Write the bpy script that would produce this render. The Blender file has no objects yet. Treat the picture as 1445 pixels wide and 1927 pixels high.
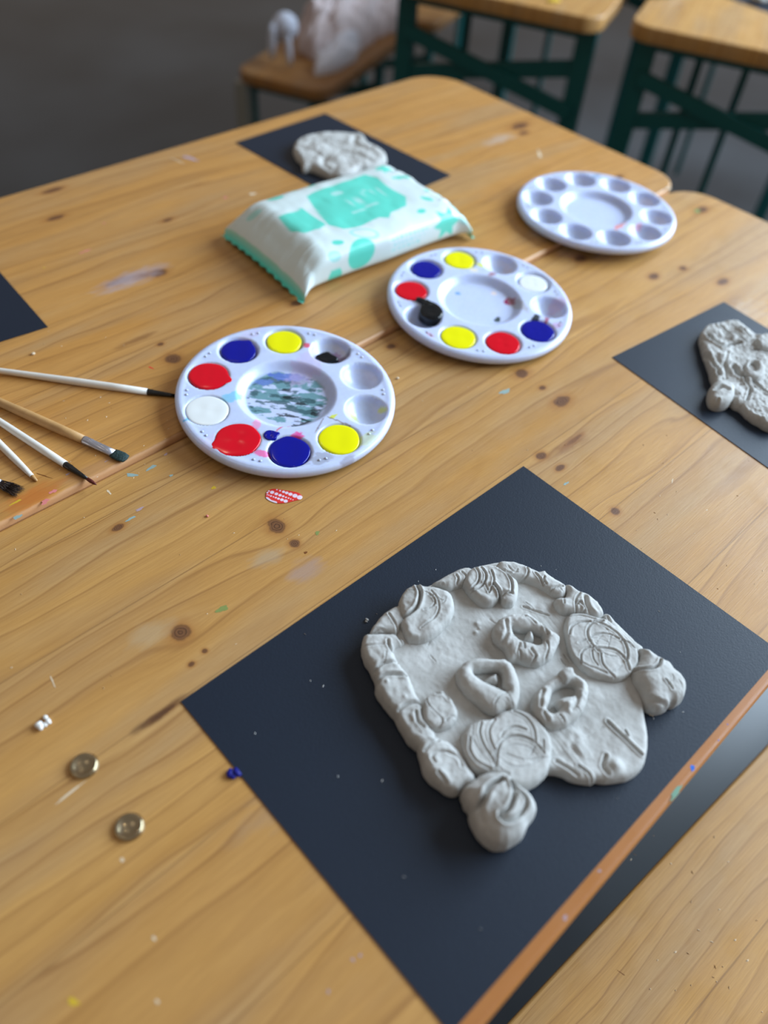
import bpy, bmesh, math, random
import numpy as np
from mathutils import Vector, Matrix
S = 0.01                       # the script works in centimetres, the scene is in metres
random.seed(7)
scn = bpy.context.scene

# ------------------------------------------------------------------ camera
PX_W, PX_H = 1445, 1927
F_PX, PITCH, ROLL, CAM_H, YAW = 1486.5369, 0.839004870, 0.0981303499, 42.0616122, 0.824655409
_cp, _sp = math.cos(PITCH), math.sin(PITCH)
_fwd = np.array([0, _cp, -_sp]); _right = np.array([1., 0, 0]); _up = np.cross(_right, _fwd)
_r = math.cos(ROLL)*_right + math.sin(ROLL)*_up
_u = -math.sin(ROLL)*_right + math.cos(ROLL)*_up
_d = np.array([math.cos(YAW), math.sin(YAW), 0]); _n = np.array([-_d[1], _d[0], 0])
def _tf(v): return np.array([v@_d, v@_n, v[2]])
CR, CU, CF = _tf(_r), _tf(_u), _tf(_fwd)
CO = np.array([0, 0, CAM_H])
def at(px, py, z=0.0):
    """table-plane point (cm) at height z seen at a photo pixel"""
    d = CF + (px-PX_W/2)/F_PX*CR - (py-PX_H/2)/F_PX*CU
    t = (z-CAM_H)/d[2]
    q = CO + t*d
    return (float(q[0]), float(q[1]))
cam = bpy.data.cameras.new('camera'); camo = bpy.data.objects.new('camera', cam)
scn.collection.objects.link(camo); scn.camera = camo
cam.sensor_fit = 'HORIZONTAL'; cam.sensor_width = 36.0; cam.lens = F_PX/PX_W*36.0
camo.matrix_world = Matrix(((CR[0], CU[0], -CF[0], CO[0]*S), (CR[1], CU[1], -CF[1], CO[1]*S),
                            (CR[2], CU[2], -CF[2], CO[2]*S), (0, 0, 0, 1)))
cam.clip_start = 0.02
cam.dof.use_dof = True; cam.dof.focus_distance = 0.548; cam.dof.aperture_fstop = 4.0

# ------------------------------------------------------------------ light
w = bpy.data.worlds.new('world'); scn.world = w; w.use_nodes = True
wn = w.node_tree; bg = wn.nodes['Background']
tc = wn.nodes.new('ShaderNodeTexCoord'); sx = wn.nodes.new('ShaderNodeSeparateXYZ')
wr = wn.nodes.new('ShaderNodeValToRGB')
wn.links.new(tc.outputs['Generated'], sx.inputs[0]); wn.links.new(sx.outputs['Z'], wr.inputs[0])
wr.color_ramp.elements[0].position = 0.0; wr.color_ramp.elements[0].color = (.31, .25, .195, 1)
wr.color_ramp.elements[1].position = 0.9; wr.color_ramp.elements[1].color = (.33, .31, .30, 1)
wn.links.new(wr.outputs[0], bg.inputs[0]); bg.inputs[1].default_value = 0.80
def area(name, loc, target, sx_, sy_, power, col):
    l = bpy.data.lights.new(name, 'AREA'); l.shape = 'RECTANGLE'; l.size = sx_; l.size_y = sy_
    l.energy = power; l.color = col
    o = bpy.data.objects.new(name, l); scn.collection.objects.link(o)
    o.location = loc
    o.rotation_euler = (Vector(target)-Vector(loc)).to_track_quat('-Z', 'Y').to_euler()
    return o
area('window_light', (3.2, -0.85, 1.45), (0.3, 0.2, 0), 3.6, 1.7, 330, (.66, .83, 1.0))
for i, (x, y) in enumerate(((0.5, 0.2), (0.9, 1.6), (-0.6, 0.9))):
    l = bpy.data.lights.new('ceiling_lamp', 'POINT'); l.energy = 3.2; l.shadow_soft_size = 0.02; l.color = (1, .86, .68)
    o = bpy.data.objects.new('ceiling_lamp', l); scn.collection.objects.link(o); o.location = (x, y, 1.9)
scn.view_settings.view_transform = 'Standard'; scn.view_settings.look = 'None'
scn.view_settings.gamma = 1; scn.view_settings.use_curve_mapping = False
scn.view_settings.exposure = 0.0

# ------------------------------------------------------------------ helpers
def lin(c):
    return tuple((x/12.92 if x <= .04045 else ((x+.055)/1.055)**2.4) for x in c)
def rgb(r, g, b): return lin((r/255, g/255, b/255)) + (1,)
def mat(name, col, rough=.5, spec=.5, metal=0, bump=None, sss=0, coat=0, sheen=0):
    m = bpy.data.materials.new(name); m.use_nodes = True
    nt = m.node_tree; b = nt.nodes['Principled BSDF']
    b.inputs['Base Color'].default_value = col; b.inputs['Roughness'].default_value = rough
    b.inputs['Specular IOR Level'].default_value = spec; b.inputs['Metallic'].default_value = metal
    if sss:
        b.inputs['Subsurface Weight'].default_value = sss; b.inputs['Subsurface Radius'].default_value = (1, .8, .6)
        b.inputs['Subsurface Scale'].default_value = 0.008
    b.inputs['Coat Weight'].default_value = coat
    nz = nt.nodes.new('ShaderNodeTexNoise'); nz.inputs['Scale'].default_value = (bump[0] if bump else 300)
    nz.inputs['Detail'].default_value = 5
    tcn = nt.nodes.new('ShaderNodeTexCoord'); nt.links.new(tcn.outputs['Object'], nz.inputs['Vector'])
    mx = nt.nodes.new('ShaderNodeMix'); mx.data_type = 'RGBA'; mx.blend_type = 'MULTIPLY'
    cr = nt.nodes.new('ShaderNodeValToRGB'); v = (bump[2] if bump and len(bump) > 2 else .03)
    cr.color_ramp.elements[0].position = .3; cr.color_ramp.elements[1].position = .7
    cr.color_ramp.elements[0].color = (1-v*2, 1-v*2, 1-v*2, 1); cr.color_ramp.elements[1].color = (1, 1, 1, 1)
    nt.links.new(nz.outputs['Fac'], cr.inputs[0])
    mx.inputs[0].default_value = 1; mx.inputs[6].default_value = col
    nt.links.new(cr.outputs[0], mx.inputs[7]); nt.links.new(mx.outputs[2], b.inputs['Base Color'])
    if bump:
        bp = nt.nodes.new('ShaderNodeBump'); bp.inputs['Strength'].default_value = 1
        bp.inputs['Distance'].default_value = bump[1]
        nt.links.new(nz.outputs['Fac'], bp.inputs['Height']); nt.links.new(bp.outputs[0], b.inputs['Normal'])
    return m
def attr_mat(name, rough=.35, spec=.5, sss=0, bumpd=None):
    """plastic or print whose marks are stored as a colour attribute"""
    m = mat(name, (1, 1, 1, 1), rough, spec, 0, bumpd, sss)
    nt = m.node_tree; a = nt.nodes.new('ShaderNodeVertexColor'); a.layer_name = 'print'
    mx = [n for n in nt.nodes if n.type == 'MIX'][0]
    nt.links.new(a.outputs[0], mx.inputs[6])
    return m
def tag(o, label=None, cat=None, group=None, kind=None):
    if label: o['label'] = label
    if cat: o['category'] = cat
    if group: o['group'] = group
    if kind: o['kind'] = kind
    return o
def thing(name, label, cat, loc=(0, 0, 0), rotz=0, group=None):
    o = bpy.data.objects.new(name, None); scn.collection.objects.link(o)
    o.empty_display_size = .02
    o.location = [c*S for c in loc]; o.rotation_euler = (0, 0, rotz)
    return tag(o, label, cat, group)
def link(name, me, parent=None, mats=(), smooth=True, label=None, loc=None, rot=None):
    for m in mats: me.materials.append(m)
    if smooth: me.polygons.foreach_set('use_smooth', [True]*len(me.polygons))
    o = bpy.data.objects.new(name, me); scn.collection.objects.link(o)
    if parent: o.parent = parent
    if label: o['label'] = label
    if loc: o.location = [c*S for c in loc]
    if rot: o.rotation_euler = rot
    return o
def mesh_np(name, V, Q, ordered=True):
    """V in cm; Q list of faces (quads/tris)"""
    me = bpy.data.meshes.new(name)
    me.from_pydata((np.asarray(V, float)*S).tolist(), [], [list(map(int, f)) for f in Q]); me.update()
    return me
def bm_mesh(name, bm):
    for v in bm.verts: v.co *= S
    bmesh.ops.recalc_face_normals(bm, faces=bm.faces)
    me = bpy.data.meshes.new(name); bm.to_mesh(me); bm.free(); return me
def add_box(bm, lo, hi, bevel=0.0, M=None, mi=0):
    r = bmesh.ops.create_cube(bm, size=1.0)['verts']
    for v in r:
        v.co = Vector([(lo[i]+hi[i])/2 + v.co[i]*(hi[i]-lo[i]) for i in range(3)])
    if bevel:
        es = {e for v in r for e in v.link_edges}
        g = bmesh.ops.bevel(bm, geom=list(es), offset=bevel, segments=2, affect='EDGES', profile=.6)
        r = list({v for f in g['faces'] for v in f.verts} | {v for v in r if v.is_valid})
    if M is not None: bmesh.ops.transform(bm, matrix=M, verts=[v for v in r if v.is_valid])
def add_bar(bm, a, b, wx, wy, bevel=.15):
    """rectangular bar from a to b"""
    a, b = Vector(a), Vector(b); d = b-a; L = d.length
    M = Matrix.Translation((a+b)/2) @ d.to_track_quat('Z', 'Y').to_matrix().to_4x4()
    add_box(bm, (-wx/2, -wy/2, -L/2), (wx/2, wy/2, L/2), bevel, M)
def bar(name, par, a, b, wx, wy, m=None, bevel=.15, label=None):
    bm = bmesh.new(); add_bar(bm, a, b, wx, wy, bevel)
    return link(name, bm_mesh(name, bm), par, (m or GREEN,), False, label)
def lathe_axis(bm, a, b, prof, seg=24, flat=None):
    """profile [(t, r)] swept round the line a-b; flat squashes the section: function of t -> (sx, sz)"""
    a, b = Vector(a), Vector(b); d = b-a; dn = d.normalized()
    side = dn.cross(Vector((0, 0, 1))).normalized(); up = side.cross(dn)
    rings = []
    for t, r in prof:
        fx, fz = flat(t) if flat else (1, 1)
        c = a + d*t
        rings.append([bm.verts.new(c + side*math.cos(k*2*math.pi/seg)*r*fx + up*math.sin(k*2*math.pi/seg)*r*fz) for k in range(seg)])
    for i in range(len(rings)-1):
        for k in range(seg):
            bm.faces.new((rings[i][k], rings[i][(k+1) % seg], rings[i+1][(k+1) % seg], rings[i+1][k]))
    bm.faces.new(rings[0]); bm.faces.new(rings[-1][::-1])
# ---- noise in numpy
def _hash(ix, iy, seed):
    h = (ix.astype(np.int64)*374761393 + iy.astype(np.int64)*668265263 + seed*974634777) & 0xffffffff
    h = ((h ^ (h >> 13))*1274126177) & 0xffffffff
    return ((h ^ (h >> 16)) & 0xffff)/65535.0
def vnoise(x, y, seed=0):
    x0 = np.floor(x); y0 = np.floor(y); fx = x-x0; fy = y-y0
    fx = fx*fx*fx*(fx*(fx*6-15)+10); fy = fy*fy*fy*(fy*(fy*6-15)+10)
    a = _hash(x0, y0, seed); b = _hash(x0+1, y0, seed); c = _hash(x0, y0+1, seed); d = _hash(x0+1, y0+1, seed)
    return (a*(1-fx)+b*fx)*(1-fy) + (c*(1-fx)+d*fx)*fy
def fbm(x, y, seed=0, oct=4):
    s = 0; a = .5; t = 0
    for i in range(oct):
        s = s + a*vnoise(x+i*17.3, y-i*9.1, seed+i); t += a; a *= .55; x = x*2.03; y = y*2.03
    return s/t
def sstep(a, b, x):
    t = np.clip((x-a)/(b-a), 0, 1); return t*t*(3-2*t)
def catmull(P, n=6, closed=True):
    P = [np.array(p, float) for p in P]; out = []; N = len(P)
    rng = range(N) if closed else range(N-1)
    for i in rng:
        p0 = P[(i-1) % N] if closed or i > 0 else P[0]
        p1 = P[i]; p2 = P[(i+1) % N]
        p3 = P[(i+2) % N] if closed or i+2 < N else P[-1]
        for k in range(n):
            t = k/n
            out.append(.5*((2*p1)+(-p0+p2)*t+(2*p0-5*p1+4*p2-p3)*t*t+(-p0+3*p1-3*p2+p3)*t**3))
    if not closed: out.append(P[-1])
    return np.array(out)
def seg_dist(X, Y, P, closed=False):
    d = np.full(X.shape, 1e9)
    n = len(P)
    for i in range(n if closed else n-1):
        ax, ay = P[i]; bx, by = P[(i+1) % n]
        dx, dy = bx-ax, by-ay; L = dx*dx+dy*dy+1e-12
        t = np.clip(((X-ax)*dx+(Y-ay)*dy)/L, 0, 1)
        d = np.minimum(d, (X-ax-t*dx)**2+(Y-ay-t*dy)**2)
    return np.sqrt(d)
def inside(X, Y, P):
    c = np.zeros(X.shape, bool); n = len(P); j = n-1
    for i in range(n):
        xi, yi = P[i]; xj, yj = P[j]
        cond = ((yi > Y) != (yj > Y)) & (X < (xj-xi)*(Y-yi)/(yj-yi+1e-12)+xi)
        c ^= cond; j = i
    return c
def sdf(X, Y, loops):
    d = np.full(X.shape, 1e9); ins = np.zeros(X.shape, bool)
    for L in loops:
        d = np.minimum(d, seg_dist(X, Y, L, True)); ins ^= inside(X, Y, L)
    return np.where(ins, d, -d)
def sheet(name, loops, hfun, zbase, res=.06, skirt=True, under=.06, e0=None):
    """solid lump standing on zbase: top surface hfun(X,Y,D) over the region inside the loops"""
    A = np.vstack(loops); x0, y0 = A.min(0)-2*res; x1, y1 = A.max(0)+2*res
    xs = np.arange(x0, x1, res); ys = np.arange(y0, y1, res)
    X, Y = np.meshgrid(xs, ys, indexing='ij'); D = sdf(X, Y, loops)
    gx, gy = np.gradient(D, res); g = np.sqrt(gx*gx+gy*gy)+1e-9; gx /= g; gy /= g
    ins = D > res*.35
    cell = ins[:-1, :-1] | ins[1:, :-1] | ins[:-1, 1:] | ins[1:, 1:]
    use = np.zeros(D.shape, bool)
    for a in (0, 1):
        for b in (0, 1):
            use[a:D.shape[0]-1+a, b:D.shape[1]-1+b] |= cell
    out = use & ~ins
    PX = np.where(out, X-gx*D, X); PY = np.where(out, Y-gy*D, Y)
    Dn = np.where(out, 0, D)
    Z = hfun(PX, PY, np.maximum(Dn, 0))
    idx = -np.ones(D.shape, int); idx[use] = np.arange(use.sum())
    V = np.stack([PX[use], PY[use], Z[use]], 1); G = np.stack([gx[use], gy[use]], 1)
    I, J = np.nonzero(cell)
    Q = np.stack([idx[I, J], idx[I+1, J], idx[I+1, J+1], idx[I, J+1]], 1)
    if skirt:
        cnt = {}
        for q in Q:
            for k in range(4): cnt[(q[k], q[(k+1) % 4])] = 1
        bd = [e for e in cnt if (e[1], e[0]) not in cnt]
        bv = sorted({v for e in bd for v in e}); n0 = len(V)
        mp = {v: i for i, v in enumerate(bv)}; m = len(bv); B = V[bv]; Gb = G[bv]
        r1 = B.copy(); r1[:, 2] = zbase+(B[:, 2]-zbase)*.55; r1[:, :2] -= Gb*under*.5
        r2 = B.copy(); r2[:, 2] = zbase; r2[:, :2] += Gb*under
        V = np.vstack([V, r1, r2]); ex = []
        for a, b in bd:
            i, j = mp[a], mp[b]
            ex.append((b, a, n0+i, n0+j)); ex.append((n0+j, n0+i, n0+m+i, n0+m+j))
        Q = np.vstack([Q, np.array(ex)])
    return mesh_np(name, V, Q)
def set_print(me, cols):
    ca = me.color_attributes.new('print', 'FLOAT_COLOR', 'POINT')
    ca.data.foreach_set('color', np.c_[cols, np.ones(len(cols))].astype(np.float32).ravel())
def mesh_xyz(me):
    a = np.empty(len(me.vertices)*3, np.float32); me.vertices.foreach_get('co', a); return a.reshape(-1, 3)/S

# ------------------------------------------------------------------ wood
KNOT_LIST = []
def wood(name, pitch=7.55, off=0.0, seed=0., knots=(), light=1.0, warm=0.0, rough=.42, axis=0, edge=None, stains=()):
    """laminated pine boards; grain along object x (axis=0)"""
    m = bpy.data.materials.new(name); m.use_nodes = True; nt = m.node_tree; N = nt.nodes; Lk = nt.links.new
    bs = N['Principled BSDF']
    def math_(op, a, b=None, c=None, clamp=False):
        n = N.new('ShaderNodeMath'); n.operation = op; n.use_clamp = clamp
        for i, v in enumerate((a, b, c)):
            if v is None: continue
            if isinstance(v, (int, float)): n.inputs[i].default_value = v
            else: Lk(v, n.inputs[i])
        return n.outputs[0]
    def vec(x, y, z):
        n = N.new('ShaderNodeCombineXYZ')
        for i, v in enumerate((x, y, z)):
            if isinstance(v, (int, float)): n.inputs[i].default_value = v
            else: Lk(v, n.inputs[i])
        return n.outputs[0]
    def noise(v, scale, detail=3, rough_=.5, out='Fac'):
        n = N.new('ShaderNodeTexNoise'); Lk(v, n.inputs['Vector']); n.inputs['Scale'].default_value = scale
        n.inputs['Detail'].default_value = detail; n.inputs['Roughness'].default_value = rough_
        return n.outputs[out]
    def ramp(f, stops):
        n = N.new('ShaderNodeValToRGB'); Lk(f, n.inputs[0]); e = n.color_ramp.elements
        while len(e) < len(stops): e.new(.5)
        for i, (p, c) in enumerate(stops): e[i].position = p; e[i].color = c if len(c) == 4 else tuple(c)+(1,)
        return n.outputs[0]
    def mix(f, a, b, mode='MIX'):
        n = N.new('ShaderNodeMix'); n.data_type = 'RGBA'; n.blend_type = mode
        for i, v in ((0, f), (6, a), (7, b)):
            if isinstance(v, (int, float, tuple)): n.inputs[i].default_value = v
            else: Lk(v, n.inputs[i])
        return n.outputs[2]
    tcn = N.new('ShaderNodeTexCoord'); sp = N.new('ShaderNodeSeparateXYZ'); Lk(tcn.outputs['Object'], sp.inputs[0])
    X = math_('MULTIPLY', sp.outputs[0 if axis == 0 else 1], 100.0); Y = math_('MULTIPLY', sp.outputs[1 if axis == 0 else 0], 100.0)
    Z = math_('MULTIPLY', sp.outputs[2], 100.0)
    P = vec(X, Y, 0.0)
    Yw = Y; dmin = None; halo = None
    for (kx, ky, rx, ry) in knots:
        s = N.new('ShaderNodeVectorMath'); s.operation = 'SUBTRACT'; Lk(P, s.inputs[0]); s.inputs[1].default_value = (kx, ky, 0)
        q = N.new('ShaderNodeVectorMath'); q.operation = 'MULTIPLY'; Lk(s.outputs[0], q.inputs[0]); q.inputs[1].default_value = (1/rx, 1/ry, 0)
        ln = N.new('ShaderNodeVectorMath'); ln.operation = 'LENGTH'; Lk(q.outputs[0], ln.inputs[0]); d = ln.outputs['Value']
        dmin = d if dmin is None else math_('MINIMUM', dmin, d)
        q2 = N.new('ShaderNodeVectorMath'); q2.operation = 'MULTIPLY'; Lk(s.outputs[0], q2.inputs[0]); q2.inputs[1].default_value = (1/(rx*3.2), 1/(ry*1.5), 0)
        l2 = N.new('ShaderNodeVectorMath'); l2.operation = 'DOT_PRODUCT'; Lk(q2.outputs[0], l2.inputs[0]); Lk(q2.outputs[0], l2.inputs[1])
        g = math_('POWER', 2.0, math_('MULTIPLY', l2.outputs['Value'], -1.0))
        sy = N.new('ShaderNodeSeparateXYZ'); Lk(s.outputs[0], sy.inputs[0])
        Yw = math_('SUBTRACT', Yw, math_('MULTIPLY', math_('MULTIPLY', sy.outputs[1], g), .75))
        halo = g if halo is None else math_('MAXIMUM', halo, g)
    if dmin is None: dmin = math_('ADD', math_('MULTIPLY', X, 0.0), 9.0); halo = math_('MULTIPLY', X, 0.0)
    sidx = math_('FLOOR', math_('DIVIDE', math_('ADD', Y, off), pitch))
    yl = math_('SUBTRACT', math_('DIVIDE', math_('ADD', Y, off), pitch), sidx)
    wn_ = N.new('ShaderNodeTexWhiteNoise'); wn_.noise_dimensions = '1D'; Lk(math_('ADD', sidx, seed+.37), wn_.inputs['W'])
    rs = N.new('ShaderNodeSeparateColor'); Lk(wn_.outputs['Color'], rs.inputs[0]); r1, r2, r3 = rs.outputs
    sh = math_('MULTIPLY', r1, 57.0)
    # growth rings: slices nearly along the trunk give long lines that close in slow arches
    low = noise(vec(math_('MULTIPLY', X, .035), math_('MULTIPLY', Yw, .16), math_('ADD', sh, seed)), 1.0, 2)
    fine = noise(vec(math_('MULTIPLY', X, .12), math_('MULTIPLY', Yw, .9), sh), 1.0, 2)
    yc = math_('SUBTRACT', Yw, math_('MULTIPLY', math_('ADD', sidx, r2), pitch))
    yy = math_('ADD', math_('ADD', yc, math_('MULTIPLY', low, 5.0)), math_('MULTIPLY', fine, .55))
    zz = math_('ADD', math_('MULTIPLY', math_('SUBTRACT', r3, .5), math_('MULTIPLY', X, .10)), math_('ADD', math_('MULTIPLY', r1, 3.0), .5))
    R = math_('SQRT', math_('ADD', math_('MULTIPLY', yy, yy), math_('MULTIPLY', zz, zz)))
    fr = math_('FRACT', math_('MULTIPLY', R, .78))
    band = ramp(fr, [(0, (.0, .0, .0)), (.55, (.22, .22, .22)), (.86, (.62, .62, .62)), (.93, (.95, .95, .95)), (1, (.1, .1, .1))])
    fr2 = math_('FRACT', math_('MULTIPLY', R, 3.1))
    band2 = ramp(fr2, [(0, (0, 0, 0)), (.7, (.5, .5, .5)), (.9, (1, 1, 1)), (1, (0, 0, 0))])
    fib = noise(vec(math_('MULTIPLY', X, .45), math_('MULTIPLY', Yw, 11.0), sh), 1.0, 4, .6)
    patch = noise(vec(math_('MULTIPLY', X, .05), math_('MULTIPLY', Yw, .35), sh), 1.0, 3)
    base = mix(patch, rgb(190*light, 136*light-6*warm, 62*light-8*warm), rgb(216*light, 170*light-6*warm, 104*light-8*warm))
    base = mix(math_('MULTIPLY', r1, .45), base, rgb(190*light, 140*light, 78*light))
    grey = math_('MULTIPLY', ramp(noise(vec(math_('MULTIPLY', X, .04), math_('MULTIPLY', Y, .22), 3.1), 1.0, 3), [(.46, (0, 0, 0)), (.66, (1, 1, 1))]), .55)
    base = mix(grey, base, rgb(178*light, 148*light, 110*light))
    c1 = mix(math_('MULTIPLY', band, .40), base, rgb(146*light, 98*light, 48*light))
    line = ramp(fr, [(.84, (0, 0, 0)), (.91, (1, 1, 1)), (.945, (1, 1, 1)), (.965, (0, 0, 0))])
    lk = ramp(noise(vec(math_('MULTIPLY', X, .06), math_('MULTIPLY', Yw, .5), 7.7), 1.0, 2), [(.35, (.1, .1, .1)), (.6, (1, 1, 1))])
    c1 = mix(math_('MULTIPLY', math_('MULTIPLY', line, lk), .32), c1, rgb(112*light, 66*light, 34*light))
    c1 = mix(math_('MULTIPLY', band2, .17), c1, rgb(150*light, 100*light, 48*light))
    c1 = mix(math_('MULTIPLY', math_('SUBTRACT', fib, .35, clamp=True), 1.0), c1, rgb(150*light, 104*light, 54*light))
    # glue seams
    seam = math_('LESS_THAN', math_('ABSOLUTE', math_('SUBTRACT', math_('ABSOLUTE', math_('SUBTRACT', yl, .5)), .5)), .006)
    c1 = mix(math_('MULTIPLY', seam, .45), c1, rgb(120, 82, 44))
    # knots
    kn = noise(P, 1.3, 3); dk = math_('ADD', dmin, math_('MULTIPLY', math_('SUBTRACT', kn, .5), .7))
    kmask = ramp(dk, [(0, (.95, .95, .95)), (.66, (.9, .9, .9)), (.98, (0, 0, 0))])
    kr = ramp(math_('FRACT', math_('MULTIPLY', dk, 3.6)), [(0, rgb(124, 82, 52)), (.6, rgb(100, 62, 38)), (.88, rgb(50, 30, 20)), (1, rgb(112, 74, 48))])
    hal = math_('MULTIPLY', ramp(math_('SUBTRACT', dk, .9, clamp=True), [(0, (1, 1, 1)), (.5, (.35, .35, .35)), (1, (0, 0, 0))]), .62)
    c1 = mix(hal, c1, rgb(160, 104, 48))
    c1 = mix(kmask, c1, kr)
    for (ex, ey_, rx, ry, ec, k) in stains:          # old spills soaked into the boards
        s = N.new('ShaderNodeVectorMath'); s.operation = 'SUBTRACT'; Lk(P, s.inputs[0]); s.inputs[1].default_value = (ex, ey_, 0)
        q = N.new('ShaderNodeVectorMath'); q.operation = 'MULTIPLY'; Lk(s.outputs[0], q.inputs[0]); q.inputs[1].default_value = (1/rx, 1/ry, 0)
        ln = N.new('ShaderNodeVectorMath'); ln.operation = 'LENGTH'; Lk(q.outputs[0], ln.inputs[0])
        f = ramp(math_('ADD', ln.outputs['Value'], math_('MULTIPLY', math_('SUBTRACT', noise(vec(math_('MULTIPLY', X, .6), math_('MULTIPLY', Y, 1.8), ex), 1.0, 4), .5), 1.4)), [(.35, (1, 1, 1)), (1, (0, 0, 0))])
        c1 = mix(math_('MULTIPLY', f, k), c1, ec)
    if edge:                                       # handled, unvarnished strip along the front edge
        ey, ew, ec, ek = edge
        f = math_('MULTIPLY', math_('SUBTRACT', 1.0, math_('DIVIDE', math_('SUBTRACT', math_('ADD', Y, math_('MULTIPLY', noise(P, .8, 3), .25)), ey), ew), clamp=True), ek, clamp=True)
        c1 = mix(math_('MULTIPLY', f, .8), c1, ec)
    Lk(c1, bs.inputs['Base Color'])
    wear = noise(P, .35, 3)
    Lk(ramp(wear, [(.3, (rough-.06,)*3), (.7, (rough+.10,)*3)]), bs.inputs['Roughness'])
    bs.inputs['Specular IOR Level'].default_value = .45
    bp = N.new('ShaderNodeBump'); bp.inputs['Distance'].default_value = .0004; bp.inputs['Strength'].default_value = .6
    Lk(math_('ADD', math_('MULTIPLY', fib, .6), math_('MULTIPLY', seam, -1.2)), bp.inputs['Height']); Lk(bp.outputs[0], bs.inputs['Normal'])
    return m

# ------------------------------------------------------------------ materials
def clay_mat():
    m = mat('clay', rgb(188, 187, 184), .72, .25, 0, (260, .0004, .05))
    nt = m.node_tree; b = nt.nodes['Principled BSDF']
    tcn = [n for n in nt.nodes if n.type == 'TEX_COORD'][0]
    n2 = nt.nodes.new('ShaderNodeTexNoise'); n2.inputs['Scale'].default_value = 45; n2.inputs['Detail'].default_value = 6
    nt.links.new(tcn.outputs['Object'], n2.inputs['Vector'])
    cr = nt.nodes.new('ShaderNodeValToRGB'); cr.color_ramp.elements[0].position = .3; cr.color_ramp.elements[1].position = .7
    cr.color_ramp.elements[0].color = rgb(178, 177, 173); cr.color_ramp.elements[1].color = rgb(199, 199, 196)
    nt.links.new(n2.outputs['Fac'], cr.inputs[0])
    mx = [n for n in nt.nodes if n.type == 'MIX'][0]; nt.links.new(cr.outputs[0], mx.inputs[6])
    return m
CLAY = clay_mat()
PAPER = mat('black_paper', rgb(17, 31, 48), .5, .38, 0, (900, .00012, .06))
GREEN = mat('green_metal', rgb(0, 84, 84), .5, .5, 0, (60, .0002))
GALV = mat('grey_metal', rgb(150, 150, 142), .45, .5, .3, (80, .0002))
STEEL = mat('screw_steel', rgb(176, 160, 130), .22, .5, 1.0, (200, .0001))
PLASTIC = attr_mat('palette_plastic', .26, .5, .6)
BLACKP = mat('black_ferrule', rgb(22, 22, 22), .25, .5)
WHITEH = mat('white_lacquer', rgb(228, 224, 216), .3, .5, 0, (120, .0001, .03))
RAW = mat('raw_wood', rgb(196, 152, 98), .5, .4, 0, (90, .0002, .12))
SILVER = mat('silver_ferrule', rgb(190, 190, 200), .28, .5, .85, (150, .0001))
PAINTS = {n: mat(n+'_paint', c, .14, .4, 0, (40, .0001, .01)) for n, c in dict(
    red=rgb(216, 0, 30), blue=rgb(0, 14, 140), yellow=rgb(240, 234, 0), white=rgb(232, 236, 236), black=rgb(10, 16, 20)).items()}
FLAT = {n: mat(n+'_mark', c, .5, .3) for n, c in dict(sky=rgb(150, 174, 170), pink=rgb(222, 132, 128), teal=rgb(120, 160, 138),
    lilac=rgb(178, 152, 158), yellow=rgb(212, 176, 50), green=rgb(134, 146, 82), cobalt=rgb(40, 110, 215), pale=rgb(225, 205, 175),
    red=rgb(225, 50, 45), brown=rgb(120, 70, 30), white=rgb(236, 236, 232), navy=rgb(20, 24, 120)).items()}

# ------------------------------------------------------------------ floor
def floor():
    me = mesh_np('floor', [(-300, -400, -74), (900, -400, -74), (900, 900, -74), (-300, 900, -74)], [(0, 1, 2, 3)])
    m = bpy.data.materials.new('concrete'); m.use_nodes = True; nt = m.node_tree; b = nt.nodes['Principled BSDF']
    tcn = nt.nodes.new('ShaderNodeTexCoord'); a = nt.nodes.new('ShaderNodeTexNoise'); a.inputs['Scale'].default_value = 1.3; a.inputs['Detail'].default_value = 6
    nt.links.new(tcn.outputs['Object'], a.inputs['Vector'])
    cr = nt.nodes.new('ShaderNodeValToRGB'); e = cr.color_ramp.elements
    e[0].position = .35; e[0].color = rgb(34, 37, 40); e[1].position = .68; e[1].color = rgb(58, 62, 66)
    nt.links.new(a.outputs['Fac'], cr.inputs[0]); nt.links.new(cr.outputs[0], b.inputs['Base Color'])
    b.inputs['Roughness'].default_value = .28
    o = link('floor', me, None, (m,), False); tag(o, kind='structure')
floor()

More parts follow.
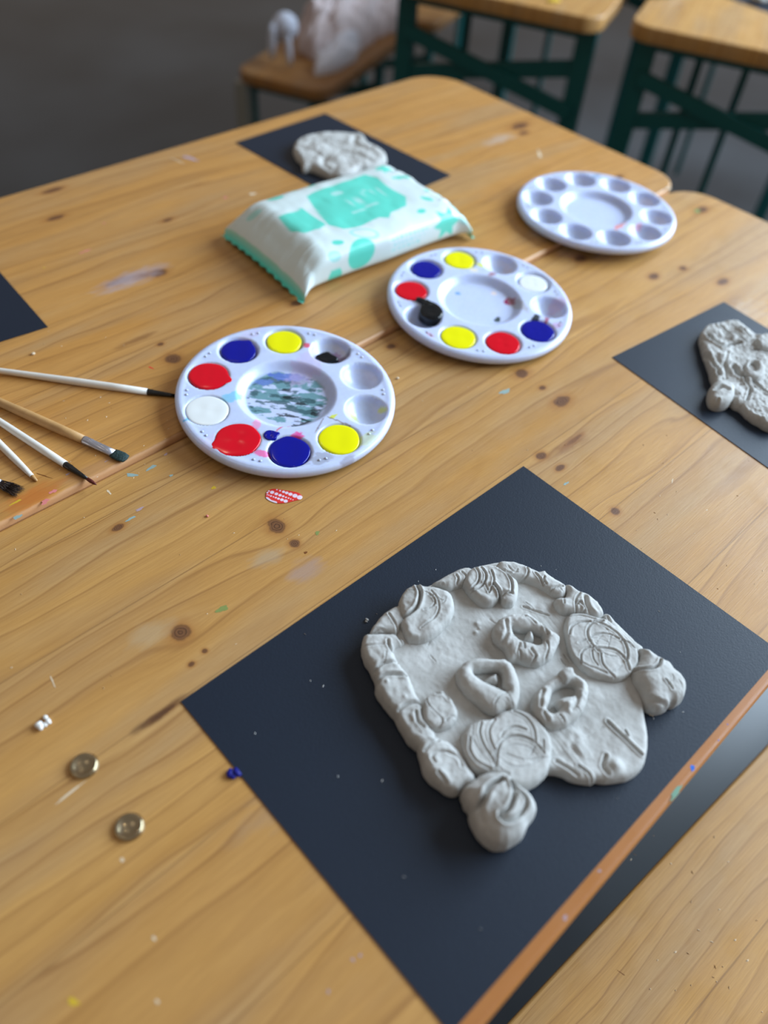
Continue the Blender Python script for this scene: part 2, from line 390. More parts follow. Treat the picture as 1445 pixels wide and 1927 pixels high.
# ------------------------------------------------------------------ tables
def rounded(x0, y0, x1, y1, rs, n=8):
    """rs: radii at (x0,y0),(x1,y0),(x1,y1),(x0,y1)"""
    P = []
    for (cx, cy, a0, r) in ((x0+rs[0], y0+rs[0], 180, rs[0]), (x1-rs[1], y0+rs[1], 270, rs[1]), (x1-rs[2], y1-rs[2], 0, rs[2]), (x0+rs[3], y1-rs[3], 90, rs[3])):
        for k in range(n+1):
            a = math.radians(a0+90*k/n); P.append((cx+r*math.cos(a), cy+r*math.sin(a)))
    return P
def slab(name, P, z0, z1, m, parent, bev=.28, marks=(), loc=(0, 0, 0), rotz=0):
    bm = bmesh.new()
    vs = [bm.verts.new((x, y, z0)) for x, y in P]; f = bm.faces.new(vs)
    r = bmesh.ops.extrude_face_region(bm, geom=[f]); tv = [g for g in r['geom'] if isinstance(g, bmesh.types.BMVert)]
    for v in tv: v.co.z = z1
    es = [e for e in bm.edges if all(abs(v.co.z-z1) < 1e-4 for v in e.verts)] + [e for e in bm.edges if all(abs(v.co.z-z0) < 1e-4 for v in e.verts)]
    bmesh.ops.bevel(bm, geom=es, offset=bev, segments=3, affect='EDGES', profile=.5)
    mats = [m]
    for (x, y, rx, ry, ang, col, sd) in marks:           # dried paint marks on the top face
        if FLAT[col] not in mats: mats.append(FLAT[col])
        mi = mats.index(FLAT[col]); rr = random.Random(sd)
        ph = [rr.random()*6.28 for _ in range(4)]; n = 18; rx *= .72; ry *= .8; ca, sa = math.cos(ang), math.sin(ang); vv = []
        for k in range(n):
            t = 2*math.pi*k/n; q = 1+.22*math.sin(2*t+ph[0])+.16*math.sin(3*t+ph[1])+.14*math.sin(5*t+ph[2])
            a, b = rx*q*math.cos(t), ry*q*math.sin(t); vv.append(bm.verts.new((x+a*ca-b*sa, y+a*sa+b*ca, z1+.008)))
        ff = bm.faces.new(vv); ff.material_index = mi
    o = link(name, bm_mesh(name, bm), parent, mats, False, loc=loc, rot=(0, 0, rotz))
    for p in o.data.polygons: p.use_smooth = abs(p.normal.z) < .98
    return o
def K(px, py, rx, ry, z=0):
    x, y = at(px, py, z); return (x, y, rx, ry)
ZA = 0.45                                            # the far table stands a little higher
kB = [K(520, 990, .72, .80), K(554, 1023, .42, .42), K(340, 1190, .72, .68), K(306, 1342, .9, .18), K(222, 993, .5, .32), K(1157, 962, .42, .40),
      K(1018, 858, .55, .42), K(1054, 880, .52, .32), K(1080, 828, 1.1, .22), K(982, 703, .8, .6), K(1020, 730, .4, .3), K(1057, 755, 1.0, .6), K(735, 652, .5, .4), K(1320, 395, 1.2, .6),
      K(1092, 487, .9, .6), K(360, 1250, .25, .2), K(385, 1225, .2, .2), K(1230, 520, .8, .5), K(1360, 530, .9, .5), K(1285, 505, .5, .4)]
kA = [K(298, 514, .95, .72, ZA), K(325, 675, .75, .75, ZA), K(302, 648, .35, .25, ZA), K(978, 237, 1.8, .8, ZA), K(985, 250, .9, .5, ZA), K(100, 358, 1.4, .5, ZA), K(105, 410, 1.1, .45, ZA),
      K(315, 414, .7, .35, ZA), K(560, 570, .9, .5, ZA), K(1165, 333, .8, .4, ZA), K(228, 528, 1.6, .5, ZA)]
WOOD_A = wood('pine_far_table', off=1.0, seed=4, knots=kA, warm=1.0, edge=(41.22, .22, rgb(206, 156, 112), 2.0), stains=[K(248, 524, 4.2, 1.3, ZA)+(rgb(176, 158, 160), .75), K(272, 518, 1.6, .6, ZA)+(rgb(120, 84, 76), .6), K(940, 262, 3.5, 1.2, ZA)+(rgb(190, 178, 170), .5), K(180, 885, 3.0, 1.2, ZA)+(rgb(186, 138, 96), .5), K(60, 935, 3, 1.2, ZA)+(rgb(196, 104, 34), .6), K(255, 640, 2.5, .4, ZA)+(rgb(120, 74, 36), .6)])
WOOD_B = wood('pine_near_table', off=0.05, seed=1, knots=kB, edge=(.3, .9, rgb(172, 104, 46), 4.0), stains=[K(578, 1072, 1.8, 1.0)+(rgb(168, 142, 132), .6), K(500, 1050, 1.6, .8)+(rgb(176, 158, 132), .5), K(286, 1190, 1.8, 1.0)+(rgb(186, 160, 124), .5), K(1075, 835, 3.0, .7)+(rgb(138, 92, 56), .65), K(300, 1345, 2.2, .4)+(rgb(88, 56, 34), .8), K(560, 1480, 5, 1.2)+(rgb(168, 138, 108), .4), K(450, 880, 3, .8)+(rgb(168, 138, 108), .4), K(1380, 600, 6, 2)+(rgb(186, 166, 148), .5)])
WOOD_C = wood('pine_bench', seed=9, light=.98, pitch=9.5, off=-1.2, knots=())
WOOD_D = wood('pine_back_row', seed=13, light=.96)
WOOD_E = wood('pine_orange', seed=17, light=.80, warm=2.0)

def mk(px, py, rx, ry, col, ang=0, z=0, sd=None):
    x, y = at(px, py, z); return (x, y, rx, ry, ang, col, sd if sd is not None else int(px*7+py))
marksB = [mk(248, 894, .28, .42, 'sky', .8), mk(285, 880, .5, .2, 'sky', 0), mk(322, 895, .16, .14, 'sky'), mk(246, 976, .45, .14, 'sky'), mk(418, 1146, .5, .28, 'green'),
          mk(263, 958, .5, .12, 'lilac'), mk(312, 855, .2, .12, 'lilac'), mk(402, 918, .3, .14, 'yellow'), mk(597, 1003, .22, .2, 'green'), mk(575, 1040, .14, .14, 'brown'),
          mk(950, 737, .7, .3, 'sky'), mk(138, 1885, .16, .4, 'yellow', .3), mk(132, 1492, 1.3, .07, 'pale', .05), mk(205, 926, .12, .3, 'pale'), mk(1065, 910, .35, .12, 'sky'),
          mk(1303, 1445, .24, .16, 'cobalt', 0), mk(1272, 1491, .85, .16, 'teal', 0), mk(1128, 1639, .12, .1, 'lilac'), mk(1369, 1363, .05, .05, 'cobalt'), mk(1352, 1393, .05, .05, 'cobalt'),
          mk(1063, 1727, .2, .12, 'lilac'), mk(664, 1806, .12, .1, 'lilac'), mk(678, 1798, .1, .1, 'lilac'), mk(618, 1866, .1, .1, 'lilac'), mk(296, 1885, .12, .12, 'pale'),
          mk(290, 1766, .08, .2, 'pale'), mk(1265, 905, .35, .05, 'pale', .4), mk(1305, 1445, .04, .04, 'cobalt'), mk(1312, 397, .8, .35, 'green', .4),
          mk(99, 1282, .06, .5, 'pale', -.2), mk(230, 1618, .1, .18, 'pale'), mk(1330, 960, .1, .05, 'pale'), mk(1160, 1040, .2, .03, 'pale', 1.)]
marksA = [mk(85, 944, .40, .25, 'pink', .1, ZA), mk(33, 973, .35, .22, 'sky', .1, ZA), mk(284, 692, .10, .3, 'red', .2, ZA), mk(30, 945, .5, .12, 'yellow', 0, ZA), mk(100, 925, .35, .2, 'pink', 0, ZA),
          mk(160, 473, .8, .12, 'pink', .1, ZA), mk(196, 420, .2, .1, 'pink', 0, ZA), mk(424, 372, .3, .2, 'pink', .3, ZA), mk(358, 298, .35, 1.6, 'lilac', .3, ZA), mk(1015, 290, 1.6, .2, 'pale', .9, ZA),
          mk(335, 303, .1, 1.2, 'pale', .2, ZA), mk(83, 504, .12, .12, 'yellow', 0, ZA), mk(82, 895, .05, .8, 'brown', .5, ZA), mk(128, 892, .3, .08, 'lilac', 0, ZA), mk(200, 868, .2, .05, 'lilac', 0, ZA),
          mk(475, 365, .5, .3, 'pale', 0, ZA), mk(1258, 355, .5, .3, 'pale', 0, ZA)]
TH = 2.6
def green_frame(par, x, y0, y1, ztop, lean=0):
    for y in (y0, y1): bar('leg', par, (x, y, -74+.01), (x, y, ztop), 3.0, 1.6)
    bar('crossbar', par, (x, y0+.8, -52), (x, y1-.8, -52), 1.2, 2.4); bar('crossbar', par, (x, y0+.8, ztop-1), (x, y1-.8, ztop-1), 1.6, 2.0)
    bar('brace', par, (x+1.1, y0, -50), (x+1.1, (y0+y1)/2, ztop-1), 1.0, 2.0)
def near_table(name, label, y0, y1, xe, z1, rs, wd, marks):
    t = thing(name, label, 'table')
    slab('tabletop', rounded(-72, y0, xe, y1, rs), z1-TH, z1, wd, t, .3, marks)
    for x in (-55, xe-22): green_frame(t, x, y0+5, y1-5, z1-TH-.02)
    return t
tA = near_table('folding_table', 'narrow pine table on the far side of the seam, with brushes and wipes on it', 41.12, 82.6, 91.2, ZA, (.6, 3.6, 5.5, 5), WOOD_A, marksA)
tB = near_table('folding_table', 'narrow pine table nearest the camera, under the big black sheet', -.25, 41.08, 91.8, 0, (5, 5, 4.2, .6), WOOD_B, marksB)
def screw(px, py, par):
    x, y = at(px, py); bm = bmesh.new(); seg = 28
    prof = [(0, .03), (.15, .035), (.32, .065), (.48, .13), (.58, .20), (.64, .215), (.70, .18), (.78, .0)]
    prev = None; c = bm.verts.new((x, y, .03))
    for r, z in prof[1:]:
        ring = [bm.verts.new((x+r*math.cos(k*2*math.pi/seg), y+r*math.sin(k*2*math.pi/seg), z)) for k in range(seg)]
        for k in range(seg):
            if prev: bm.faces.new((prev[k], ring[k], ring[(k+1) % seg], prev[(k+1) % seg]))
            else: bm.faces.new((c, ring[k], ring[(k+1) % seg]))
        prev = ring
    link('screw_head', bm_mesh('screw_head', bm), par, (STEEL,))
screw(158, 1442, tB); screw(243, 1557, tB)

# foreground bench, lower than the table
ben = thing('bench', 'pine bench board beside the table edge at the bottom right corner', 'bench', (*at(955, 1925, -24), -24), math.radians(-3.3))
slab('seat', rounded(-60, -25, 130, 0, (4, 4, 4, 4)), -2.4, 0, WOOD_C, ben, .25,
     [(9, -3.2, .03, .5, .3, 'brown', 3)])
for x in (-45, 115):
    for y in (-22, -3): bar('leg', ben, (x, y, -50+.01), (x, y, -2.4), 2.4, 1.6)
    bar('crossbar', ben, (x, -21.5, -28), (x, -3.5, -28), 1.2, 2.0)

# ------------------------------------------------------------------ sheets of black paper
def paper(label, P, z, thick=.05, group=None, curl=.0):
    P = [np.array(p, float) for p in P]; n = len(P); c = sum(P)/n
    bm = bmesh.new(); NX, NY = 24, 18
    def pt(u, v): return P[0]*(1-u)*(1-v)+P[1]*u*(1-v)+P[2]*u*v+P[3]*(1-u)*v
    G = {}
    for lay in (0, 1):
        for i in range(NX+1):
            for j in range(NY+1):
                q = pt(i/NX, j/NY); up_ = curl*max(0, (i/NX-.9)/.1)**2; G[lay, i, j] = bm.verts.new((q[0], q[1], z+.01+lay*thick+up_))
    for i in range(NX):
        for j in range(NY):
            bm.faces.new((G[1, i, j], G[1, i+1, j], G[1, i+1, j+1], G[1, i, j+1])); bm.faces.new((G[0, i, j], G[0, i, j+1], G[0, i+1, j+1], G[0, i+1, j]))
    for i in range(NX):
        bm.faces.new((G[0, i, 0], G[0, i+1, 0], G[1, i+1, 0], G[1, i, 0])); bm.faces.new((G[0, i+1, NY], G[0, i, NY], G[1, i, NY], G[1, i+1, NY]))
    for j in range(NY):
        bm.faces.new((G[0, 0, j+1], G[0, 0, j], G[1, 0, j], G[1, 0, j+1])); bm.faces.new((G[0, NX, j], G[0, NX, j+1], G[1, NX, j+1], G[1, NX, j]))
    o = link('black_paper_sheet', bm_mesh('paper', bm), None, (PAPER,), False)
    return tag(o, label, 'paper', group)
a = np.array(at(340, 1320, .06)); b = np.array(at(985, 877, .06)); c = np.array(at(1472, 1229, .06)); d = np.array(at(900, 1873, .06))
e = np.array(at(831, 1925, .06)); u = (c-b); dd = a+(e-a)/np.linalg.norm(e-a)*np.linalg.norm(c-b)
paper('big matte black paper sheet in the foreground under the large clay mask', [c, dd, a, b], 0)
r0 = np.array(at(1152, 672, .06)); r1 = np.array(at(1362, 568, .06)); r2 = np.array(at(1445, 880, .06))
du = (r2-r0)/np.linalg.norm(r2-r0)
paper('black paper sheet at the right edge under the craggy clay head', [r0+du*21.5, r1+du*21.5, r1, r0], 0)
b0 = np.array(at(443, 268, ZA+.06)); b1 = np.array(at(612, 213, ZA+.06)); b2 = np.array(at(848, 330, ZA+.06))
paper('black paper sheet behind the wipes under the small clay piece', [b0+(b2-b1), b2, b1, b0], ZA)
l0 = np.array(at(90, 615, ZA+.06)); l1 = np.array(at(0, 643, ZA+.06)); l2 = np.array(at(0, 512, ZA+.06))
ux = (l1-l0)/np.linalg.norm(l1-l0); uy = (l2-l0)/np.linalg.norm(l2-l0)
paper('black paper sheet cut by the left edge of the picture, nothing on it', [l0+ux*20, l0, l0+uy*14.5, l0+uy*14.5+ux*20], ZA)

# ------------------------------------------------------------------ clay pieces
SC = {'1': (650, 1020, 2.0643), '4': (670, 1040, 4.25), '5': (960, 1040, 4.25), '6': (740, 1260, 4.25), '7': (960, 1220, 5.1607),
      'R': (1130, 540, 4.5873), 'B': (400, 200, 2.89)}
def tr(fr, pts, z):
    ox, oy, s = SC[fr]; return [at(ox+x/s, oy+y/s, z) for x, y in pts]
def clay_lump(name, parent, fr, outline, zb, H, R=.45, grooves=(), bumps=(), holes=(), rough=.035, wav=.09, e=.45, res=.06, seed=0, zt=None, dome=0, under=.05, jag=.05, streak=0):
    zt = zt if zt is not None else zb+H*.6
    def lp(P):
        q = catmull(tr(fr, P, zt), 7)
        nx = fbm(q[:, 0]*2.1, q[:, 1]*2.1, seed+40, 3)-.5; ny = fbm(q[:, 0]*2.1, q[:, 1]*2.1, seed+60, 3)-.5
        return q+np.stack([nx, ny], 1)*jag*2
    loops = [lp(outline)]+[lp(h) for h in holes]
    G = [(catmull(tr(fr, g[0], zb+H), 6, False), g[1], g[2]) for g in grooves]
    Bp = [(at(SC[fr][0]+b[0]/SC[fr][2], SC[fr][1]+b[1]/SC[fr][2], zb+H), b[2], b[3]) for b in bumps]
    def h(X, Y, D):
        n = (fbm(X*1.1, Y*1.1, seed, 3)-.5); n2 = (fbm(X*5, Y*5, seed+9, 3)-.5)
        r = R*(1+.5*n); t = np.clip(D/r, 0, 1)
        z = H*(e+(1-e)*np.sqrt(np.clip(1-(1-t)**2, 0, 1)))
        z = z + dome*(1-np.exp(-D/1.0)) + n*wav*2*sstep(0, r, D) + n2*rough
        if streak:                                  # fine drag marks left by the rolling and smoothing
            p_ = X*.25+Y*.97; q_ = X*.97-Y*.25; z = z+streak*sstep(.4, .75, fbm(X*.35, Y*.35, seed+70, 2))*2*(fbm(p_*.55, q_*7.0, seed+71, 3)-.5)
        for P, dep, wd in G:
            q = seg_dist(X, Y, P); dp = dep*(1.6 if abs(dep) < .11 else 1.3); z = z - dp*np.exp(-(q/wd)**2) + (dp*.3*np.exp(-((q-wd*2.1)/(wd*1.1))**2) if .03 < dep else 0)
        for (bx, by), rr, hh in Bp:
            z = z + hh*np.exp(-((X-bx)**2+(Y-by)**2)/rr**2)
        return zb+np.maximum(z, .05)
    me = sheet(name, loops, h, zb-.02, res, True, under)
    return link(name, me, parent, (CLAY,))
PZ = .065
mask = thing('clay_mask', 'large grey clay mask with braided hair and discs on the big black sheet', 'sculpture', (0, 0, 0))
face_out = [(470, 112), (540, 92), (620, 84), (700, 100), (770, 130), (830, 172), (900, 208), (955, 250), (995, 300), (1040, 345), (1080, 400), (1110, 470), (1130, 560), (1150, 610), (1160, 680), (1172, 760), (1168, 830), (1150, 880),
            (1100, 920), (1020, 934), (975, 930), (950, 938), (880, 925), (840, 905), (790, 898), (700, 915), (600, 900), (520, 870), (440, 930), (350, 905), (300, 830), (250, 750), (180, 640), (130, 560), (105, 480), (75, 395), (110, 340), (160, 290), (215, 250), (255, 205), (330, 170), (400, 135)]
ST = .80
clay_lump('face_slab', mask, '1', face_out, PZ, ST, .36, res=.055, seed=1, wav=.05, rough=.008, streak=.035, zt=PZ+.45, jag=.02, grooves=[
    ([(380, 210), (360, 260)], .035, .04), ([(400, 300), (350, 350), (320, 400)], .03, .05), ([(420, 290), (370, 345)], .03, .03), ([(330, 440), (350, 465)], .04, .03),
    ([(1017, 700), (1060, 745), (1110, 790), (1150, 825)], .20, .07), ([(1085, 735), (1095, 755)], .12, .05), ([(820, 850), (870, 880), (905, 905)], .12, .08), ([(905, 870), (940, 895), (965, 930)], .16, .06),
    ([(890, 760), (880, 800), (905, 830)], .04, .16), ([(560, 300), (600, 330)], .03, .03), ([(690, 250), (740, 270), (790, 285)], .07, .05), ([(700, 235), (730, 262)], .05, .03), ([(850, 440), (870, 470)], .08, .05), ([(835, 455), (855, 480)], .06, .04),
    ([(800, 840), (900, 780), (1000, 720)], .03, .05), ([(1010, 830), (1000, 870), (1020, 900)], .14, .08)],
    bumps=[(510, 318, .16, .10), (506, 352, .14, .12), (520, 335, .08, .08), (1050, 870, .42, .30), (960, 585, .9, .16), (900, 790, .6, .12), (885, 740, .35, .07), (760, 262, .3, .10), (720, 250, .25, .08), (1060, 760, 1.2, .12), (480, 430, 1.5, -.08)])
T1 = PZ+ST
# braid, left side (several joined lengths)
clay_lump('hair_braid', mask, '4', [(60, 665), (45, 740), (60, 830), (115, 930), (150, 1010), (165, 1110), (215, 1190), (300, 1290), (360, 1400), (430, 1500), (520, 1560), (600, 1560), (640, 1470), (590, 1390), (545, 1320), (525, 1220), (480, 1130), (450, 1050), (400, 960), (340, 880), (300, 790), (380, 750), (385, 715), (345, 690), (300, 655), (200, 655), (120, 655)],
          PZ, 1.2, .40, [([(60, 740), (160, 735), (260, 725)], .05, .05), ([(255, 700), (262, 740), (290, 780)], .16, .07), ([(150, 935), (200, 890), (260, 876), (330, 870)], .15, .09), ([(160, 1040), (215, 985), (300, 970), (400, 975)], .18, .09),
                          ([(345, 1255), (400, 1212), (470, 1195), (530, 1205)], .16, .09), ([(480, 1270), (490, 1340), (540, 1390)], .16, .08), ([(240, 790), (235, 840), (220, 880)], .05, .03), ([(330, 600), (345, 680), (400, 745)], .08, .06)],
          bumps=[(245, 1030, .10, .08), (390, 1150, .12, .07), (250, 1080, .6, .12)], seed=3, zt=PZ+.8)
clay_lump('hair_braid', mask, '6', [(180, 330), (240, 440), (300, 470), (350, 550), (440, 580), (520, 650), (590, 760), (660, 870), (640, 930), (560, 950), (500, 985), (440, 970), (370, 920), (290, 870), (240, 800), (215, 700), (190, 600), (160, 540), (110, 460), (80, 380), (110, 340)],
          PZ, 1.22, .48, [([(255, 640), (300, 590), (360, 560)], .13, .08), ([(190, 330), (200, 420), (260, 490), (330, 530)], .12, .09), ([(330, 740), (310, 690), (360, 655), (430, 655), (520, 700), (550, 770)], .07, .07), ([(360, 820), (400, 860), (430, 900)], .09, .07)],
          bumps=[(330, 790, .5, .12)], seed=5, zt=PZ+.8)
clay_lump('hair_braid', mask, '4', [(115, 650), (140, 590), (190, 520), (250, 470), (330, 430), (380, 450), (390, 540), (360, 600), (330, 660), (310, 665), (230, 650)], PZ+.3, .95, .5,
          [([(260, 480), (300, 540), (330, 600), (325, 650)], .08, .05), ([(130, 620), (190, 600), (260, 625), (320, 660)], .07, .05)], seed=6)
clay_lump('hair_braid', mask, '4', [(600, 262), (680, 215), (760, 168), (850, 133), (910, 130), (935, 165), (900, 235), (860, 262), (790, 285), (740, 300), (680, 285)], PZ+.45, 1.0, .42,
          [([(800, 175), (815, 205), (808, 235)], .10, .05), ([(845, 150), (880, 190), (860, 250)], .08, .05), ([(690, 240), (700, 262), (740, 285)], .06, .06)], seed=7)
clay_lump('hair_braid', mask, '5', [(-95, 82), (0, 78), (90, 97), (150, 122), (210, 160), (270, 150), (305, 182), (360, 216), (430, 260), (450, 300), (438, 350), (400, 366), (340, 350), (280, 310), (210, 270), (130, 240), (60, 235), (-30, 215), (-100, 160)],
          PZ+.35, 1.0, .5, [([(135, 115), (145, 150), (125, 190), (60, 225)], .12, .05), ([(200, 150), (235, 200), (270, 248)], .13, .05), ([(275, 190), (268, 215), (290, 245)], .10, .05), ([(325, 310), (350, 275), (425, 262)], .10, .05), ([(380, 265), (420, 300), (440, 350)], .05, .03), ([(-20, 100), (30, 150), (60, 130)], .05, .04), ([(-60, 130), (10, 160), (60, 150)], .05, .04)], seed=8)
clay_lump('hair_braid', mask, '5', [(430, 266), (490, 275), (560, 320), (630, 350), (690, 400), (730, 450), (745, 505), (690, 530), (600, 510), (550, 495), (470, 492), (400, 480), (355, 430), (345, 385), (380, 368), (430, 366), (446, 330)],
          PZ+.35, 1.05, .45, [([(560, 320), (530, 360), (525, 420), (545, 480)], .12, .05), ([(560, 395), (598, 435), (592, 482)], .14, .05), ([(540, 410), (548, 393), (575, 390)], .10, .04), ([(430, 370), (432, 405)], .08, .04), ([(600, 350), (620, 430), (680, 500)], .16, .12)], seed=9)
clay_lump('hair_braid', mask, '5', [(735, 500), (790, 505), (840, 560), (900, 620), (960, 680), (1010, 730), (1060, 770), (1040, 830), (950, 850), (820, 700), (740, 600)], PZ+.1, 1.0, .4, [([(780, 510), (800, 550)], .1, .06)], seed=10)
# discs
D1 = T1-.08
clay_lump('hair_disc', mask, '4', [(350, 440), (345, 385), (372, 320), (420, 270), (490, 250), (560, 262), (620, 265), (700, 285), (750, 310), (780, 370), (785, 450), (755, 530), (690, 605), (620, 660), (540, 692), (460, 695), (410, 670), (380, 610), (358, 560), (378, 515), (360, 480)],
          D1-.1, .85, .38, [([(490, 258), (512, 320), (500, 395), (470, 450), (420, 490), (375, 512)], .30, .09), ([(505, 300), (580, 325), (632, 385), (605, 430), (540, 452)], .08, .035), ([(600, 300), (650, 370), (662, 450), (625, 520), (560, 570), (520, 600)], .08, .04), ([(560, 330), (630, 350), (690, 380), (710, 350)], .06, .03), ([(640, 420), (700, 400), (720, 350)], .05, .03), ([(420, 300), (470, 300)], .04, .03)],
          bumps=[(440, 390, .5, .14), (740, 450, .5, .1), (600, 620, .6, .12)], seed=11, zt=D1+.6)
clay_lump('hair_curl', mask, '4', [(905, 140), (870, 185), (858, 240), (890, 292), (930, 342), (980, 385), (1040, 407), (1100, 400), (1142, 368), (1152, 335), (1165, 385), (1205, 410), (1260, 400), (1292, 350), (1302, 290), (1290, 230), (1250, 190), (1190, 150), (1120, 110), (1040, 98), (960, 112)],
          D1-.1, .95, .36, [([(958, 120), (985, 170), (975, 230), (920, 282)], .16, .05), ([(1000, 115), (1038, 170), (1025, 240), (965, 290), (915, 296)], .16, .05), ([(1080, 140), (1102, 210), (1078, 290), (1062, 318)], .13, .045), ([(1020, 225), (1050, 285), (1065, 315)], .12, .04), ([(1130, 110), (1195, 150), (1240, 220), (1246, 300), (1228, 322)], .16, .06), ([(1100, 250), (1140, 300), (1158, 360)], .34, .07), ([(1165, 345), (1200, 318), (1250, 325)], .12, .07)], seed=12, zt=D1+.6)
clay_lump('hair_disc', mask, '5', [(470, 495), (530, 482), (600, 490), (680, 510), (760, 530), (830, 575), (900, 630), (960, 690), (1010, 760), (1032, 830), (1010, 910), (950, 970), (880, 1010), (800, 1012), (700, 990), (620, 950), (560, 900), (500, 830), (465, 740), (445, 640), (442, 560)],
          D1, .62, .22, [([(745, 545), (670, 555), (622, 605), (622, 680), (665, 745), (725, 800)], .12, .05), ([(725, 805), (735, 880), (780, 940), (835, 990)], .09, .04), ([(690, 555), (780, 590), (870, 660), (925, 740), (940, 820), (930, 865)], .15, .05), ([(685, 760), (780, 763), (860, 790), (925, 860), (955, 935)], .15, .05),
                         ([(650, 665), (720, 645), (800, 655), (870, 690), (950, 720), (1000, 765)], .09, .04), ([(475, 650), (492, 590), (560, 555), (640, 552)], .10, .05), ([(545, 722), (600, 700), (650, 705)], .07, .04), ([(570, 880), (568, 810), (605, 765), (670, 752)], .10, .04), ([(655, 780), (662, 840), (700, 900)], .07, .035),
                         ([(700, 570), (770, 610), (800, 680), (780, 755)], .045, .025), ([(640, 680), (720, 690), (790, 720)], .04, .025), ([(680, 760), (700, 700), (750, 640)], .04, .02), ([(700, 770), (780, 820), (850, 828)], .06, .03), ([(780, 940), (840, 945), (900, 900)], .04, .025), ([(470, 510), (560, 500), (680, 530)], .06, .05), ([(500, 830), (620, 900), (700, 930), (820, 985)], .05, .05), ([(720, 800), (735, 860)], .1, .03)],
          seed=13, zt=D1+.5, rough=.02, wav=.05)
clay_lump('pigtail', mask, '5', [(1025, 770), (1100, 782), (1150, 812), (1210, 852), (1270, 880), (1320, 940), (1370, 990), (1405, 1050), (1400, 1130), (1350, 1190), (1290, 1196), (1260, 1230), (1200, 1248), (1130, 1225), (1080, 1180), (1050, 1130), (1010, 1070), (975, 1000), (965, 940), (1000, 900), (1030, 830)],
          PZ, 1.6, .7, [([(1010, 920), (1080, 932), (1150, 925), (1190, 890), (1207, 848)], .24, .07), ([(1240, 1020), (1275, 1055), (1295, 1085)], .20, .05), ([(1230, 1020), (1290, 1030), (1305, 1000), (1290, 970)], .04, .03), ([(1000, 1040), (1080, 1110), (1180, 1170), (1280, 1190)], .14, .08), ([(1345, 1010), (1380, 1060), (1370, 1100)], .05, .04)],
          bumps=[(1150, 1000, .8, .15)], seed=14, zt=PZ+1.0)
clay_lump('hair_disc', mask, '4', [(545, 1185), (600, 1130), (680, 1105), (722, 1140), (780, 1200), (810, 1270), (800, 1340), (750, 1390), (680, 1412), (600, 1395), (550, 1350), (530, 1270)],
          D1, .62, .3, [([(565, 1160), (582, 1215), (640, 1280), (690, 1330), (675, 1375), (640, 1398)], .07, .035), ([(535, 1245), (560, 1215), (590, 1220)], .05, .03), ([(640, 1120), (700, 1125), (740, 1165)], .08, .06), ([(720, 1340), (760, 1310), (795, 1310)], .07, .05)], seed=15, zt=D1+.4)
clay_lump('cheek_disc', mask, '6', [(545, 590), (550, 520), (600, 450), (680, 405), (740, 400), (800, 385), (845, 340), (930, 318), (1030, 330), (1120, 370), (1190, 440), (1250, 520), (1272, 600), (1270, 700), (1235, 820), (1150, 905), (1050, 950), (940, 935), (820, 865), (700, 830), (620, 780), (570, 700)],
          D1-.35, 1.0, .36, [([(705, 420), (690, 500), (722, 600), (785, 700), (815, 780)], .09, .05), ([(615, 540), (612, 640), (670, 730), (780, 790)], .09, .05), ([(815, 395), (770, 470), (775, 560), (810, 640)], .07, .05), ([(960, 330), (1060, 380), (1120, 465), (1138, 570)], .11, .05), ([(825, 760), (835, 640), (880, 560), (960, 528), (1050, 540), (1140, 590), (1205, 665)], .09, .05),
                             ([(815, 640), (805, 720), (850, 790), (930, 835)], .06, .04), ([(1135, 600), (1105, 670), (1060, 710)], .06, .03), ([(900, 670), (980, 700), (1060, 722), (1180, 705), (1260, 700)], .05, .03), ([(1200, 560), (1205, 650)], .07, .04), ([(860, 540), (900, 480), (980, 455), (1060, 480)], .07, .05), ([(840, 700), (950, 770), (1080, 770), (1200, 700)], .05, .03), ([(870, 640), (960, 600), (1080, 620), (1160, 690)], .04, .03), ([(560, 640), (620, 760), (740, 820), (850, 850), (960, 910)], .05, .06), ([(640, 430), (640, 560), (740, 720)], .04, .03)],
          seed=16, zt=D1+.35, rough=.015, wav=.05)
clay_lump('hair_bun', mask, '6', [(545, 965), (600, 920), (700, 850), (800, 825), (890, 840), (960, 890), (1030, 950), (1100, 1010), (1140, 1080), (1138, 1150), (1075, 1240), (1050, 1310), (965, 1380), (880, 1405), (800, 1395), (720, 1340), (660, 1250), (622, 1180), (615, 1105), (575, 1065), (560, 1010)],
          PZ, 1.95, 1.0, [([(615, 1105), (670, 1085), (725, 1030), (755, 960), (800, 920), (870, 880)], .34, .12), ([(945, 890), (965, 980), (945, 1070), (905, 1140), (850, 1165)], .30, .10), ([(850, 1185), (905, 1212), (985, 1185), (1050, 1110), (1065, 1040), (1010, 975), (945, 900)], .28, .10), ([(725, 1030), (700, 1110), (725, 1200)], .10, .12)],
          bumps=[(860, 1020, .7, .15), (620, 1000, .5, .1)], seed=17, zt=PZ+1.1, dome=.25)
clay_lump('clay_chip', mask, '6', [(95, 490), (110, 480), (150, 560), (150, 595), (130, 595), (100, 540)], PZ, .6, .25, seed=18)
